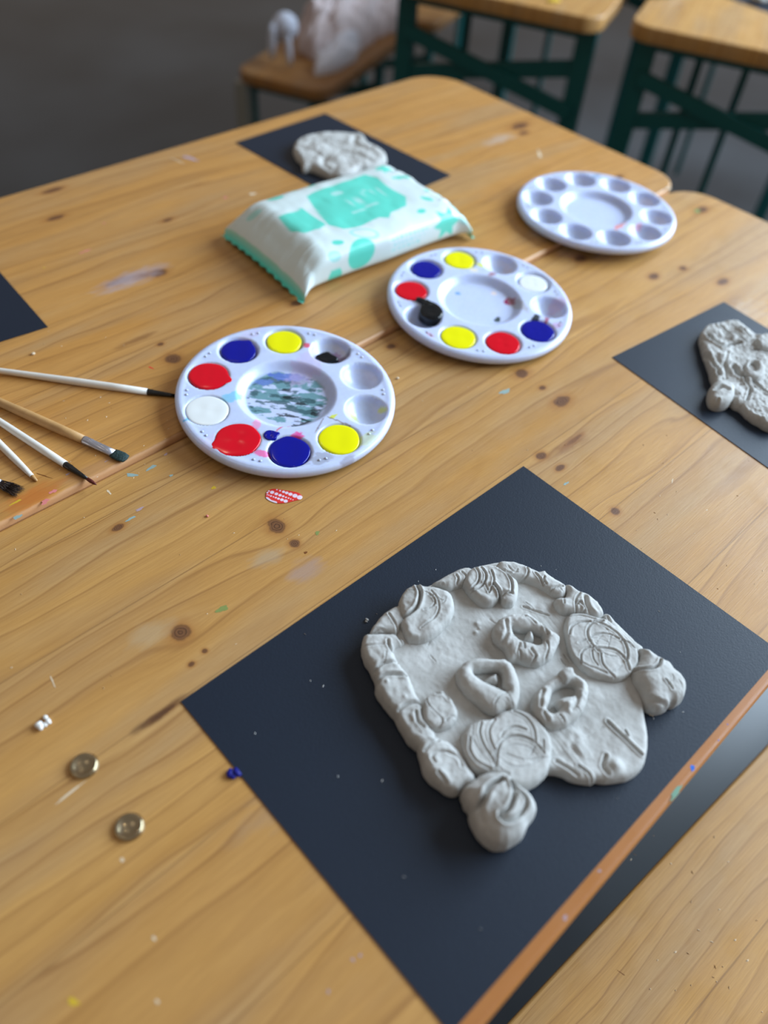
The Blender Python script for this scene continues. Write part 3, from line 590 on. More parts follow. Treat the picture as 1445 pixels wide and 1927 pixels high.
# eyes and mouth
clay_lump('eye_ring', mask, '4', [(803, 960), (825, 915), (870, 870), (930, 850), (1000, 845), (1100, 850), (1190, 855), (1250, 900), (1290, 980), (1312, 1080), (1305, 1170), (1270, 1242), (1200, 1250), (1115, 1282), (1020, 1240), (950, 1175), (870, 1100), (820, 1030)],
          D1, 1.0, .62, [([(1110, 1200), (1150, 1140), (1215, 1105)], .07, .04), ([(1215, 1110), (1270, 1230)], .05, .03), ([(1110, 1200), (1120, 1270)], .04, .03), ([(1180, 1150), (1250, 1200)], .03, .02)], holes=[[(930, 955), (990, 942), (1080, 936), (1150, 945), (1172, 1000), (1172, 1070), (1200, 1115), (1130, 1080), (1050, 1045), (980, 1008)]],
          seed=20, zt=D1+.6, wav=.05, under=.1)
clay_lump('pupil', mask, '4', [(1015, 1030), (1060, 985), (1120, 962), (1140, 1000), (1135, 1050), (1080, 1048)], D1, .75, .5, seed=21, e=.1, res=.04)
M5 = lambda L: [(x+1232.5, y) for x, y in L]
clay_lump('eye_ring', mask, '4', [(1095, 620), (1112, 570), (1150, 530), (1220, 500), (1300, 490), (1370, 488)]+M5([(180, 518), (250, 570), (320, 620), (380, 660), (398, 695), (372, 750), (340, 820), (280, 870), (200, 895), (120, 880), (60, 860), (-5, 858)])+[(1190, 770), (1130, 722), (1098, 675)],
          D1, .95, .62, [([(1250, 650), (1300, 670), (1340, 700), (1350, 760)], .10, .05), ([(1310, 780), (1330, 830)], .08, .05), ([(1440, 820), (1410, 880)], .12, .05), ([(1400, 760), (1440, 820)], .08, .07), ([(1500, 560), (1540, 640)], .10, .06), ([(1350, 500), (1400, 520), (1440, 560)], .07, .05), ([(1200, 540), (1210, 620), (1180, 700)], .10, .10), ([(1530, 700), (1540, 760), (1520, 830)], .08, .05), ([(1310, 720), (1290, 790)], .07, .05)],
          holes=[[(1250, 603), (1300, 618), (1360, 622)]+M5([(170, 625), (215, 640), (258, 660), (255, 720), (215, 742), (160, 722), (105, 712), (60, 690), (25, 650)])], seed=23, zt=D1+.55, rough=.09, wav=.10)
clay_lump('pupil', mask, '5', [(112, 690), (125, 640), (155, 615), (190, 650), (190, 700), (150, 712)], D1, .95, .55, seed=24, e=.1, res=.04)
clay_lump('mouth_ring', mask, '7', [(205, 560), (225, 470), (285, 390), (370, 320), (440, 265), (510, 230), (590, 215), (640, 260), (690, 290), (740, 345), (757, 430), (742, 520), (700, 610), (620, 700), (520, 752), (430, 768), (350, 750), (280, 700), (225, 640)],
          D1, .92, .5, [([(330, 400), (300, 480), (300, 560)], .12, .08), ([(330, 620), (370, 680)], .14, .08), ([(480, 640), (530, 690)], .08, .05), ([(640, 560), (700, 600)], .08, .04), ([(570, 350), (640, 380)], .08, .06), ([(660, 420), (650, 520), (600, 590)], .08, .10)],
          holes=[[(405, 430), (450, 395), (520, 362), (600, 362), (640, 392), (625, 440), (600, 470), (520, 480), (475, 530), (480, 590), (435, 632), (385, 628), (352, 590), (385, 520)]],
          bumps=[(330, 520, .35, .2), (560, 540, .3, .25)], seed=26, zt=D1+.5, rough=.07, wav=.08)
clay_lump('mouth_knob', mask, '7', [(475, 230), (510, 190), (560, 175), (610, 188), (628, 232), (600, 290), (550, 312), (500, 290)], D1+.55, .7, .4, seed=27, e=.2, res=.045, zt=D1+1.0)
clay_lump('mouth_knob', mask, '7', [(445, 530), (480, 480), (560, 465), (620, 480), (635, 540), (600, 590), (540, 600), (480, 590)], D1+.2, .85, .5, seed=28, e=.2, res=.045, zt=D1+.7)

# craggy head on the right-hand sheet
head = thing('clay_sculpture', 'craggy grey clay head cut by the right edge of the picture', 'sculpture')
clay_lump('face_slab', head, 'R', [(865, 430), (885, 370), (930, 322), (1000, 312), (1060, 295), (1140, 285), (1200, 300), (1270, 345), (1330, 400), (1400, 425), (1460, 430), (1560, 500), (1680, 640), (1740, 800), (1740, 960), (1690, 1100), (1600, 1190), (1520, 1210), (1440, 1190), (1380, 1150), (1330, 1125), (1270, 1080), (1220, 1030), (1160, 1000), (1060, 900), (980, 800), (930, 640), (890, 540), (878, 480)],
          PZ, .9, .4, [([(930, 420), (990, 480), (1060, 520), (1120, 500), (1200, 490)], .40, .14), ([(1030, 330), (1080, 380), (1180, 420), (1250, 480)], .28, .12), ([(1130, 320), (1200, 370), (1290, 430)], .16, .1), ([(910, 560), (980, 660), (1020, 760)], .25, .12), ([(1150, 700), (1190, 760), (1260, 780)], .45, .2), ([(1320, 545), (1445, 550)], .3, .10), ([(1240, 800), (1290, 880), (1260, 980)], .22, .1), ([(1290, 790), (1370, 860), (1450, 920)], .25, .12), ([(1100, 560), (1070, 660), (1090, 780)], .12, .1)],
          bumps=[(1000, 400, .6, .35), (1130, 440, .5, .3), (1220, 380, .6, .3), (1050, 600, .5, .25), (1000, 720, .4, .2), (1400, 450, .6, .25), (1350, 980, .8, .2), (1180, 900, .5, .2)], rough=.16, wav=.18, seed=31, zt=.8, res=.08)
clay_lump('eye_ring', head, 'R', [(1240, 700), (1270, 640), (1330, 630), (1390, 660), (1420, 720), (1390, 780), (1320, 790), (1260, 760)], .9, .55, .35, holes=[[(1275, 690), (1300, 655), (1340, 660), (1355, 700), (1335, 730), (1300, 725)]], seed=32, res=.05)
clay_lump('ear_knob', head, 'R', [(935, 900), (965, 845), (1020, 820), (1090, 830), (1140, 860), (1165, 900), (1155, 960), (1110, 1005), (1050, 1022), (985, 1010), (940, 970)], PZ, 1.25, .6, [([(1000, 880), (1050, 860), (1100, 880)], .2, .15), ([(1020, 960), (1030, 1010)], .15, .1)], seed=33)
clay_lump('hair_lump', head, 'R', [(1340, 450), (1400, 410), (1480, 420), (1520, 480), (1480, 530), (1400, 530), (1350, 500)], .85, .7, .4, seed=34, rough=.14)

# small piece on the back sheet
small = thing('clay_relief', 'small flat grey clay piece on the sheet behind the wipes', 'sculpture')
ZS = ZA+.065
clay_lump('face_slab', small, 'B', [(440, 230), (462, 190), (520, 165), (600, 150), (680, 148), (760, 155), (815, 160), (845, 200), (890, 225), (935, 255), (945, 290), (900, 320), (850, 335), (800, 342), (760, 370), (700, 385), (640, 375), (590, 355), (540, 335), (492, 338), (484, 300), (452, 270)],
          ZS, 1.0, .55, [([(520, 200), (620, 190), (740, 200)], .08, .4), ([(620, 270), (600, 310), (650, 350)], .12, .35), ([(780, 160), (770, 200), (850, 230)], .14, .3), ([(700, 240), (780, 260), (860, 300)], .08, .35), ([(480, 230), (560, 250), (610, 290)], .07, .3)],
          bumps=[(680, 290, .9, .35), (580, 220, .9, .25), (820, 270, .8, .25), (720, 340, .8, .2)], seed=36, rough=.08, wav=.15, res=.1, zt=ZS+.6)

# ------------------------------------------------------------------ paint palettes
WELL_R, WELL_C, PAL_H = 1.66, 6.42, 1.2
PW = np.array(lin((.80, .845, .965)))
def palette_mesh(a0):
    nr, na = 150, 300
    rs = np.concatenate([np.linspace(0, 8.35, nr), 8.35+.28*np.sin(np.linspace(.15, 1.57, 6)), [8.63, 8.60, 8.50, 8.40]])
    th = np.arange(na)*2*math.pi/na; R, TH = np.meshgrid(rs, th, indexing='ij'); X = R*np.cos(TH); Y = R*np.sin(TH)
    Z = np.full(X.shape, PAL_H)
    Z -= .62*(1-sstep(3.15, 4.05, R))                              # centre dish
    Z += .05*np.exp(-((R-8.15)/.25)**2)
    for k in range(10):
        a = math.radians(a0+36*k); d = np.hypot(X-WELL_C*math.cos(a), Y-WELL_C*math.sin(a))
        t = np.clip(d/WELL_R, 0, 1); Z = np.where(d < WELL_R+.12, np.minimum(Z, PAL_H-1.02*(1-t**2)**.75*1.0+.0*d - .04*(1-sstep(WELL_R-.1, WELL_R+.12, d))), Z)
    n1 = nr; drop = 1-np.cos(np.linspace(.15, 1.57, 6))
    for i in range(6): Z[n1+i] = PAL_H-.26*drop[i]
    Z[n1+6] = PAL_H-.45; Z[n1+7] = PAL_H-.62; Z[n1+8] = PAL_H-.62; Z[n1+9] = PAL_H-.40
    V = np.stack([X.ravel(), Y.ravel(), Z.ravel()], 1); n = len(rs)
    i, k = np.meshgrid(np.arange(n-1), np.arange(na), indexing='ij'); k2 = (k+1) % na
    Q = np.stack([i*na+k, (i+1)*na+k, (i+1)*na+k2, i*na+k2], -1).reshape(-1, 4)
    V = V.tolist(); Q = Q.tolist()
    for k in range(10):                                            # moulded dots between the wells
        for da in (-1.9, 1.9):
            a = math.radians(a0+18+36*k+da*1.0); cx, cy = 7.72*math.cos(a), 7.72*math.sin(a); b = len(V); sg = 10
            for r, z in ((.13, 0), (.12, .05), (.07, .10)):
                V += [(cx+r*math.cos(j*2*math.pi/sg), cy+r*math.sin(j*2*math.pi/sg), PAL_H+z-.01) for j in range(sg)]
            V.append((cx, cy, PAL_H+.105))
            for q in range(2):
                Q += [(b+q*sg+j, b+q*sg+(j+1) % sg, b+(q+1)*sg+(j+1) % sg, b+(q+1)*sg+j) for j in range(sg)]
            Q += [(b+2*sg+j, b+2*sg+(j+1) % sg, b+3*sg) for j in range(sg)]
    # underside: well bottoms and foot so that the plate stands on something
    b = len(V)
    for k in range(10):
        a = math.radians(a0+36*k); cx, cy = WELL_C*math.cos(a), WELL_C*math.sin(a); sg = 16; b = len(V)
        for r, z in ((1.45, .62), (1.2, .28), (.8, .06), (.3, .0)):
            V += [(cx+r*math.cos(j*2*math.pi/sg), cy+r*math.sin(j*2*math.pi/sg), z) for j in range(sg)]
        for q in range(3):
            Q += [(b+q*sg+j, b+(q+1)*sg+j, b+(q+1)*sg+(j+1) % sg, b+q*sg+(j+1) % sg) for j in range(sg)]
        Q.append([b+3*sg+j for j in range(sg)][::-1])
    return V, Q
def blob(cx, cy, r, z, lobes=(), h=.10, seed=0, n=64, sink=.5):
    """pool of paint: disc with rounded lip and drips; lobes: (angle deg, extra, width deg)"""
    V = []; Q = []; rr = random.Random(seed); p = [rr.random()*6.28 for _ in range(3)]
    def rad(t):
        q = r*(1+.012*math.sin(3*t+p[0])+.01*math.sin(5*t+p[1]))
        for la, ex, wd in lobes:
            dd = (math.degrees(t)-la+180) % 360-180; q += ex*math.exp(-(dd/wd)**2)
        return q
    rings = [(1.0, -sink), (1.0, -.015), (.985, .45), (.95, .75), (.88, .92), (.7, 1), (.45, .96), (.2, .9)]
    for f, zz in rings:
        for k in range(n):
            t = 2*math.pi*k/n; q = rad(t)*f; wob = .02*math.sin(4*q+p[2])*math.sin(2*t) if f < .8 else 0
            V.append((cx+q*math.cos(t), cy+q*math.sin(t), z+(h*zz if zz > 0 else zz)+wob))
    V.append((cx, cy, z+h*.9)); c = len(V)-1
    for i in range(len(rings)-1):
        for k in range(n): Q.append((i*n+k, i*n+(k+1) % n, (i+1)*n+(k+1) % n, (i+1)*n+k))
    for k in range(n): Q.append(((len(rings)-1)*n+k, (len(rings)-1)*n+(k+1) % n, c))
    return V, Q
def loc_of(px, py, C, z):
    x, y = at(px, py, z); return np.array([x-C[0], y-C[1]])
def palette(label, C, z, tilt, a0, fills, stains, group='round white paint palettes'):
    t = thing('paint_palette', label, 'paint palette', (C[0], C[1], z), 0, group); t.rotation_euler = (tilt, 0, 0)
    V, Q = palette_mesh(a0); me = mesh_np('palette_plate', V, Q)
    P = mesh_xyz(me); X, Y, Zc = P.T; col = np.tile(PW, (len(P), 1))
    for kind, *s in stains:
        if kind == 'smear':                                       # dried watery streaks in the centre dish
            cx, cy, rad, c, th_, sc, sd, ang = s
            ca, sa = math.cos(ang), math.sin(ang); u = (X*ca+Y*sa)*sc; v = (-X*sa+Y*ca)*sc
            f = fbm(u*.45, v*1.1, sd, 5); m = .88*sstep(th_, th_+.08, f)*(1-sstep(rad-.35, rad, np.hypot(X-cx, Y-cy)))
        else:
            cx, cy, rx, ry, ang, c, k, sd = s
            ca, sa = math.cos(ang), math.sin(ang); u = (X-cx)*ca+(Y-cy)*sa; v = -(X-cx)*sa+(Y-cy)*ca
            d = np.hypot(u/rx, v/ry)+(fbm(X*3, Y*3, sd, 4)-.5)*1.1; m = k*(1-sstep(.75, 1.1, d))
        c = np.array(lin([q/255 for q in c])); col = col*(1-m[:, None])+c*m[:, None]
    set_print(me, col); link('palette_plate', me, t, (PLASTIC,))
    for k, colr, r, lobes, zz in fills:
        if isinstance(k, (int, float)):
            a = math.radians(a0+36*k); cx, cy = WELL_C*math.cos(a), WELL_C*math.sin(a)
        else: cx, cy = k
        VV, QQ = blob(cx, cy, r, PAL_H+zz-.02, lobes, seed=int(cx*9+cy*5), h=.06, sink=.35)
        link('paint_pool', mesh_np('paint_pool', VV, QQ), t, (PAINTS[colr],), label=colr+' paint')
    return t
ANG = lambda C, z, px, py, cx, cy: math.degrees(math.atan2(*(loc_of(px, py, C, z)-np.array([cx, cy]))[::-1]))
C1 = (29.55, 39.05); A1 = 53.5
wl = lambda a0, k: (WELL_C*math.cos(math.radians(a0+36*k)), WELL_C*math.sin(math.radians(a0+36*k)))
def stp(C, px, py, rx, ry, c, k=.8, sd=1, ang=0, z=1.2):
    q = loc_of(px, py, C, z); return ('spot', q[0], q[1], rx, ry, ang, c, k, sd)
# wells: k=0 top yellow (53deg), going counter-clockwise in the table frame: blue, red, white, red, blue, yellow, empty, empty, black
q1 = loc_of(508, 818, C1, 1.3)
stain1 = [('smear', 0, 0, 3.4, (96, 150, 156), .50, 1.1, 5, -.75), ('smear', 0, 0, 3.3, (62, 96, 104), .56, 1.4, 9, -.85), ('smear', -.3, -.9, 2.6, (22, 34, 38), .60, 1.8, 21, -.8), stp(C1, 540, 714, 1.7, .5, (96, 122, 205), .85, 33, -.75, .6), stp(C1, 500, 724, .8, .4, (110, 140, 210), .8, 34, -.5, .6),
          stp(C1, 435, 752, .9, .55, (140, 205, 238), .9, 3), stp(C1, 548, 828, 1.2, .35, (232, 110, 180), .95, 4, .3), stp(C1, 560, 820, .5, .3, (236, 90, 170), .9, 5), stp(C1, 492, 852, .35, .8, (240, 110, 175), .9, 6, .8), stp(C1, 480, 803, 1.1, .35, (240, 160, 205), .8, 7, .6),
          stp(C1, 530, 803, .9, .10, (214, 50, 90), .9, 8, .2), stp(C1, 575, 656, .35, .3, (225, 80, 110), .9, 9), stp(C1, 618, 668, 1.2, .7, (172, 130, 190), .7, 10, .2), stp(C1, 640, 672, .8, .6, (150, 110, 150), .7, 11), stp(C1, 650, 668, .8, .4, (60, 60, 70), .5, 12),
          stp(C1, 626, 783, .35, .2, (222, 228, 60), .9, 13), stp(C1, 663, 768, .3, .7, (222, 232, 120), .8, 14), stp(C1, 718, 762, .25, .5, (222, 232, 120), .8, 15), stp(C1, 690, 822, .9, .6, (214, 226, 190), .7, 16), stp(C1, 602, 860, 1.0, .6, (168, 172, 190), .75, 17), stp(C1, 655, 860, .7, .3, (160, 160, 180), .7, 18),
          stp(C1, 350, 795, .3, .15, (90, 180, 230), .9, 19), stp(C1, 575, 690, 2.4, 1.2, (206, 190, 232), .5, 20, .4), stp(C1, 400, 835, 1.2, .8, (214, 200, 232), .5, 21), stp(C1, 470, 640, 1.3, .5, (210, 200, 232), .5, 22), stp(C1, 633, 790, .06, 1.2, (130, 110, 110), .8, 23, .4), stp(C1, 600, 800, .9, .06, (130, 110, 110), .8, 24, .5)]
fills1 = [(0, 'yellow', 1.45, (), -.10), (1, 'blue', 1.42, ((20, .25, 12), (200, .12, 12)), -.10), (2, 'red', 1.55, ((-55, .42, 14),), .0), (3, 'white', 1.62, (), -.05), (4, 'red', 1.66, ((165, .5, 15), (200, .2, 20), (20, .12, 20)), .02),
          (5, 'blue', 1.52, ((60, .1, 20),), -.08), ((float(q1[0]), float(q1[1])), 'blue', .52, ((-20, .22, 16),), .045), (6, 'yellow', 1.55, (), -.06)]
palA = palette('round white palette nearest the camera, teal and black smears in its dish', C1, .0, math.radians(2.6), A1, fills1, stain1)
palA.location = (C1[0]*S, C1[1]*S, .20*S)
qb = wl(A1, 9)
qq = loc_of(613, 680, C1, .75)
VV, QQ = blob(qq[0], qq[1], .70, .62, ((133, .25, 20), (-47, .35, 26), (40, .12, 20)), .36, 5)
link('paint_pool', mesh_np('paint_pool', VV, QQ), palA, (PAINTS['black'],), label='black paint')
C2 = (51.8, 38.5); A2 = 61
stain2 = [stp(C2, 955, 560, .9, .7, (150, 30, 100), .0, 1), stp(C2, 815, 500, .25, .2, (100, 160, 215), 0, 2), stp(C2, 862, 547, .3, .25, (120, 170, 220), .9, 3), stp(C2, 937, 592, .55, .3, (48, 66, 62), .95, 4, .3), stp(C2, 935, 606, .4, .3, (56, 74, 70), .95, 5), stp(C2, 960, 560, .6, .6, (165, 20, 95), 1, 6),
          stp(C2, 928, 518, .7, .35, (170, 120, 135), .8, 7), stp(C2, 930, 545, .35, .3, (240, 225, 225), .9, 8), stp(C2, 950, 507, 1.3, .6, (205, 200, 205), .7, 9), stp(C2, 1008, 598, .9, .35, (30, 40, 45), .95, 10, .4), stp(C2, 1030, 595, 1.0, .25, (170, 90, 120), .9, 11, .5),
          stp(C2, 890, 514, .4, .4, (240, 232, 215), 1, 12), stp(C2, 903, 505, .3, .5, (225, 232, 120), .9, 13), stp(C2, 808, 632, .25, .5, (200, 150, 175), .7, 14), stp(C2, 1050, 568, 1.2, .6, (205, 185, 220), .6, 15), stp(C2, 975, 570, .5, 1.6, (170, 165, 165), .55, 16, -.3), stp(C2, 1048, 610, .5, .4, (205, 170, 215), .7, 17)]
fills2 = [(1, 'yellow', 1.42, (), -.10), (2, 'blue', 1.40, (), -.10), (3, 'red', 1.45, (), -.10), (5, 'yellow', 1.52, (), -.06), (6, 'red', 1.5, (), -.08), (7, 'blue', 1.5, (), -.08), (9, 'white', 1.35, ((180, .2, 30),), -.12)]
A2 = 61-36
palB = palette('round white palette beside the wipes, black paint spilling from one well', C2, .0, math.radians(2.6), A2, fills2, stain2)
palB.location = (C2[0]*S, C2[1]*S, .20*S)
qb = wl(A2, 4); qc = loc_of(808, 592, C2, 1.3)
VV, QQ = blob(qc[0]+.1, qc[1]-.05, 1.12, 1.12, ((92, .15, 14), (30, .2, 30)), .38, 7)
link('paint_pool', mesh_np('paint_pool', VV, QQ), palB, (PAINTS['black'],), label='black paint')
qd = loc_of(800, 574, C2, 1.4)
VV, QQ = blob(qd[0], qd[1], .42, 1.2, ((100, .7, 25), (-70, 1.0, 28)), .3, 8)
link('paint_pool', mesh_np('paint_pool', VV, QQ), palB, (PAINTS['black'],), label='black paint')
C3 = (74.9, 42.3)
stain3 = [stp(C3, 1165, 430, 1.3, .35, (238, 140, 130), .85, 1, .2), stp(C3, 1200, 430, .6, .35, (225, 160, 180), .7, 2), stp(C3, 1120, 338, .8, .4, (90, 150, 190), .4, 3)]
palC = palette('round white palette near the table end, empty and clean', C3, ZA, 0, 53, [], stain3)

# ------------------------------------------------------------------ packet of wet wipes
def wipes():
    L, Wd, H = 21.6, 12.6, 3.8
    a = np.array(at(430, 425, 1)); b_ = np.array(at(740, 333, 3.9)); cc = np.array(at(655, 437, 2.6))
    ang = math.radians(-4.5)
    cc = np.array([50.3, 54.9])
    t = thing('wipes_packet', 'white and mint green soft packet of wet wipes on the far table', 'packet', (cc[0], cc[1], ZA), ang)
    nu, nv = 260, 300
    u = np.linspace(-1, 1, nu); v = np.arange(nv)*2*math.pi/nv
    U, Vv = np.meshgrid(u, v, indexing='ij'); au = np.abs(U)
    body = np.clip((1-au)/np.where(U < 0, .36, .24), 0, 1); tp = np.sin(body*math.pi/2)**.75
    hh = np.where(au > .965, .035, .035+(H/2-.035)*tp); hw = Wd/2*(1+.0*au)+.75*sstep(.80, 1, au)-.12*np.sin(au*math.pi)
    cv, sv = np.cos(Vv), np.sin(Vv); n = 2/(2.4+1.8*tp)
    y = hw*np.sign(cv)*np.abs(cv)**n; z = hh*np.sign(sv)*np.abs(sv)**(n)
    zc = hh+.0+np.where(U < 0, .55, .75)*sstep(.82, 1, au)
    # soft creases radiating from the seals, gentle sag between the corners
    cre = (fbm(y*.9, U*3, 3, 3)-.5)*sstep(.6, .95, au)*.9*tp
    wob = (fbm(U*5, y*.35, 5, 2)-.5)*.22*(np.abs(sv)**.5)*tp
    zig = .06*np.sin(U*L/2*22)*(au > .955)
    x = U*L/2 + .12*np.sin(y*5)*(au > .995)
    Z = zc+z+(cre+wob)*(z > 0)+zig*.4
    droop = np.where(U < 0, -.35*np.abs(y/6.3)**2, -.4*np.abs(y/6.3)**2)*sstep(.85, 1, au)
    Z = np.maximum(Z+droop, .02)
    V = np.stack([x.ravel(), y.ravel(), Z.ravel()], 1)
    i, k = np.meshgrid(np.arange(nu-1), np.arange(nv), indexing='ij'); k2 = (k+1) % nv
    Q = np.stack([i*nv+k, i*nv+k2, (i+1)*nv+k2, (i+1)*nv+k], -1).reshape(-1, 4)
    me = mesh_np('packet_body', V, Q)
    # print, laid out in the packet's own unrolled surface: x along, s round from the middle of the top toward the front
    hgt = Z
    # s coordinate: arc length from top centre
    s = np.zeros_like(Z); kt = nv//4
    dy = np.diff(y, axis=1, append=y[:, :1]); dz = np.diff(hgt, axis=1, append=hgt[:, :1]); ds = np.hypot(dy, dz)
    cs = np.cumsum(ds, 1)-ds
    s = cs-cs[:, kt:kt+1]
    X_, S_ = x, s
    col = np.tile(np.array(lin((.87, .93, .93))), (x.size, 1)).reshape(nu, nv, 3)
    TEAL = np.array(lin((.40, .88, .80))); PALE = np.array(lin((.70, .91, .90)))
    def put(m, c): 
        nonlocal col
        col = col*(1-m[..., None])+c*m[..., None]
    def ell(cx, cy, rx, ry, an=0, c=TEAL, k=1):
        ca, sa = math.cos(an), math.sin(an); p = (X_-cx)*ca+(S_-cy)*sa; q = -(X_-cx)*sa+(S_-cy)*ca
        d = np.hypot(p/rx, q/ry); put(k*(1-sstep(.94, 1.04, d)), c)
    def poly(P, c=TEAL, k=1):
        P = np.array(P); d = sdf(X_, S_, [P]); put(k*sstep(-.04, .05, d), c)
    def star(cx, cy, r, c=TEAL, an=0):
        poly([(cx+(r if j % 2 == 0 else r*.5)*math.cos(an+j*math.pi/6), cy+(r if j % 2 == 0 else r*.5)*math.sin(an+j*math.pi/6)) for j in range(12)], c)
    # s<0 is toward the back (+y)? orientation: v=0 -> +y, v=pi/2 -> top, v=pi -> -y (front)  => s grows toward the front
    poly([(-3.4, -2.0), (-3.0, -3.4), (-1.6, -3.9), (3.0, -4.1), (4.9, -4.3), (5.6, -3.0), (5.2, -.6), (5.5, 1.8), (4.4, 3.2), (2.2, 3.5), (1.4, 4.2), (.6, 3.6), (-2.0, 3.9), (-3.6, 3.6), (-4.4, 2.2), (-4.0, .2)])
    poly([(-7.6, -1.4), (-4.7, -1.7), (-4.5, 2.0), (-5.6, 2.5), (-7.3, 2.3), (-7.9, 1.0)])
    star(7.6, -4.4, 1.3); ell(7.8, -1.8, 1.1, .35, .3); ell(7.4, .4, .7, .25, -.4, PALE); ell(8.6, 1.9, .6, .3, .5); ell(7.1, 3.2, .7, .35, .9); star(-1.0, -5.7, .8); ell(-5.6, -5.0, .9, .5, .2); ell(-3.1, -5.6, .5, .3); ell(-8.6, -4.2, .8, .45, .6, PALE)
    ell(-2.2, 5.0, 1.5, .75, .5, PALE); ell(-2.2, 5.0, 1.1, .5, .5, np.array(lin((.87, .93, .93)))); ell(-5.3, 5.0, .6, .3, .3); ell(5.2, 4.6, .5, .35)
    ell(-3.4, 6.9, 1.6, 1.45, -.5); ell(-6.4, 8.3, .8, .95, .2); ell(-6.4, 6.2, .7, .55, .2, PALE); star(7.4, 6.8, 1.85); ell(9.6, 5.6, .9, 1.6, .2, PALE); star(-5.2, 10.2, .55, PALE); ell(2.6, 9.9, .7, .35); ell(9.4, 2.4, .6, .8, 0, PALE)
    for row, (xa, xb) in enumerate(((0.2, 5.0), (0.4, 4.6), (.2, 3.6))):                   # faint lines of small print
        xx = xa
        while xx < xb:
            wdt = .25+.35*random.random(); ell(xx+wdt/2, 6.6+row*.55, wdt/2, .14, 0, PALE, .9); xx += wdt+.18
    WH = np.array(lin((.78, .93, .92)))
    for (cx, cy, rx, ry) in ((-1.6, .5, .8, .14), (-.2, .3, .18, .7), (.9, -.4, .55, .55), (2.6, -.9, .7, .5), (4.0, -.6, .16, .8), (-.8, 1.6, 1.4, .12), (1.6, 1.4, 1.2, .12), (0, -2.4, .7, .4)):
        ell(cx, cy, rx, ry, .1, WH, .75)
    ell(.9, -.4, .32, .32); ell(2.6, -.9, .45, .28)
    fin = sstep(.958, .964, np.abs(U)); put(fin, TEAL)
    put(.55*sstep(.82, .95, -U)*(S_ > 8.5)*(1-fin), TEAL); put(.35*sstep(.90, .95, U)*(1-fin), TEAL)
    set_print(me, col.reshape(-1, 3))
    link('packet_body', me, t, (attr_mat('wipes_film', .3, .5, 0, (35, .0006, .02)),))
    return t
wipes()

# ------------------------------------------------------------------ brushes
def brush(label, tip, back, zt, zb, parts, group='paintbrushes left of the front palette'):
    """parts: (name, material, t0, t1, [(t, r)], flat, label) with t in cm from the tip"""
    t = thing('paintbrush', label, 'paintbrush', (tip[0], tip[1], zt), 0, group)
    a = Vector((0, 0, 0)); d = Vector((back[0]-tip[0], back[1]-tip[1], zb-zt)).normalized()
    for nm, m, prof, flat, lab in parts:
        bm = bmesh.new(); t0, t1 = prof[0][0], prof[-1][0]
        lathe_axis(bm, a+d*t0, a+d*t1, [((q-t0)/(t1-t0), r*1.12) for q, r in prof], 24, flat)
        link(nm, bm_mesh(nm, bm), t, (m,), label=lab)
    return t
BR1 = mat('green_bristles', rgb(44, 66, 66), .6, .3, 0, (700, .0006, .25)); BR2 = mat('brown_bristles', rgb(104, 40, 30), .5, .4, 0, (700, .0005, .25)); BR3 = mat('dark_bristles', rgb(54, 36, 26), .6, .3, 0, (700, .0006, .3))
RG = ZA+.33
def P2(px, py): return at(px, py, RG)
# 1: white handle, black ferrule running under the palette
tip = P2(352, 745); bk = P2(0, 697)
brush('white paintbrush lying flat, black ferrule tucked under the front palette', tip, bk, ZA+.16, ZA+.30, [
    ('bristles', BR2, [(0, .02), (.3, .06), (.9, .10), (1.1, .10)], None, 'brown bristles'),
    ('ferrule', BLACKP, [(1.0, .12), (1.6, .16), (2.8, .21), (2.85, .235), (2.95, .215), (3.1, .235), (3.2, .235)], None, 'black ferrule'),
    ('handle', WHITEH, [(3.2, .24), (6, .27), (9, .27), (15, .20), (22, .13), (23, .08), (23.2, .02)], None, 'white handle')])
# 2: natural handle, silver ferrule, flat green-black bristles
tip = P2(238, 861); bk = P2(0, 757)
fl = lambda lo, hi: (lambda t: (1+.75*(1-t)*hi, 1-.45*(1-t)*lo))
brush('paintbrush with natural wood handle and flat bristles stained dark green', tip, bk, ZA+.16, ZA+.33, [
    ('bristles', BR1, [(0, .05), (.08, .20), (.5, .25), (1.0, .24), (1.25, .22)], lambda t: (1.7, .55), 'dark green bristles'),
    ('ferrule', SILVER, [(1.2, .20), (2.0, .24), (3.2, .28), (3.25, .31), (3.4, .285), (3.5, .31), (3.65, .285), (3.75, .31), (3.9, .29)], lambda t: (1.5-.5*min(1, t*1.6), .72+.28*min(1, t*1.6)), 'silver ferrule'),
    ('handle', RAW, [(3.9, .29), (6, .33), (9, .33), (14, .27), (20, .19), (22, .15), (22.2, .03)], None, 'natural wood handle')])
# 3: white handle, black ferrule, brown pointed bristles over the seam
tip = P2(181, 909); bk = P2(0, 793)
brush('white paintbrush with pointed reddish brown bristles reaching over the seam', tip, bk, ZA+.13, ZA+.28, [
    ('bristles', BR2, [(0, .01), (.25, .09), (.6, .13), (.95, .11)], None, 'reddish brown bristles'),
    ('ferrule', BLACKP, [(.9, .10), (1.6, .14), (2.6, .20), (2.7, .225), (2.8, .205), (2.95, .225), (3.05, .21), (3.2, .225)], None, 'black ferrule'),
    ('handle', WHITEH, [(3.2, .235), (5.5, .26), (9, .25), (14, .19), (20, .13), (20.2, .03)], None, 'white handle')])
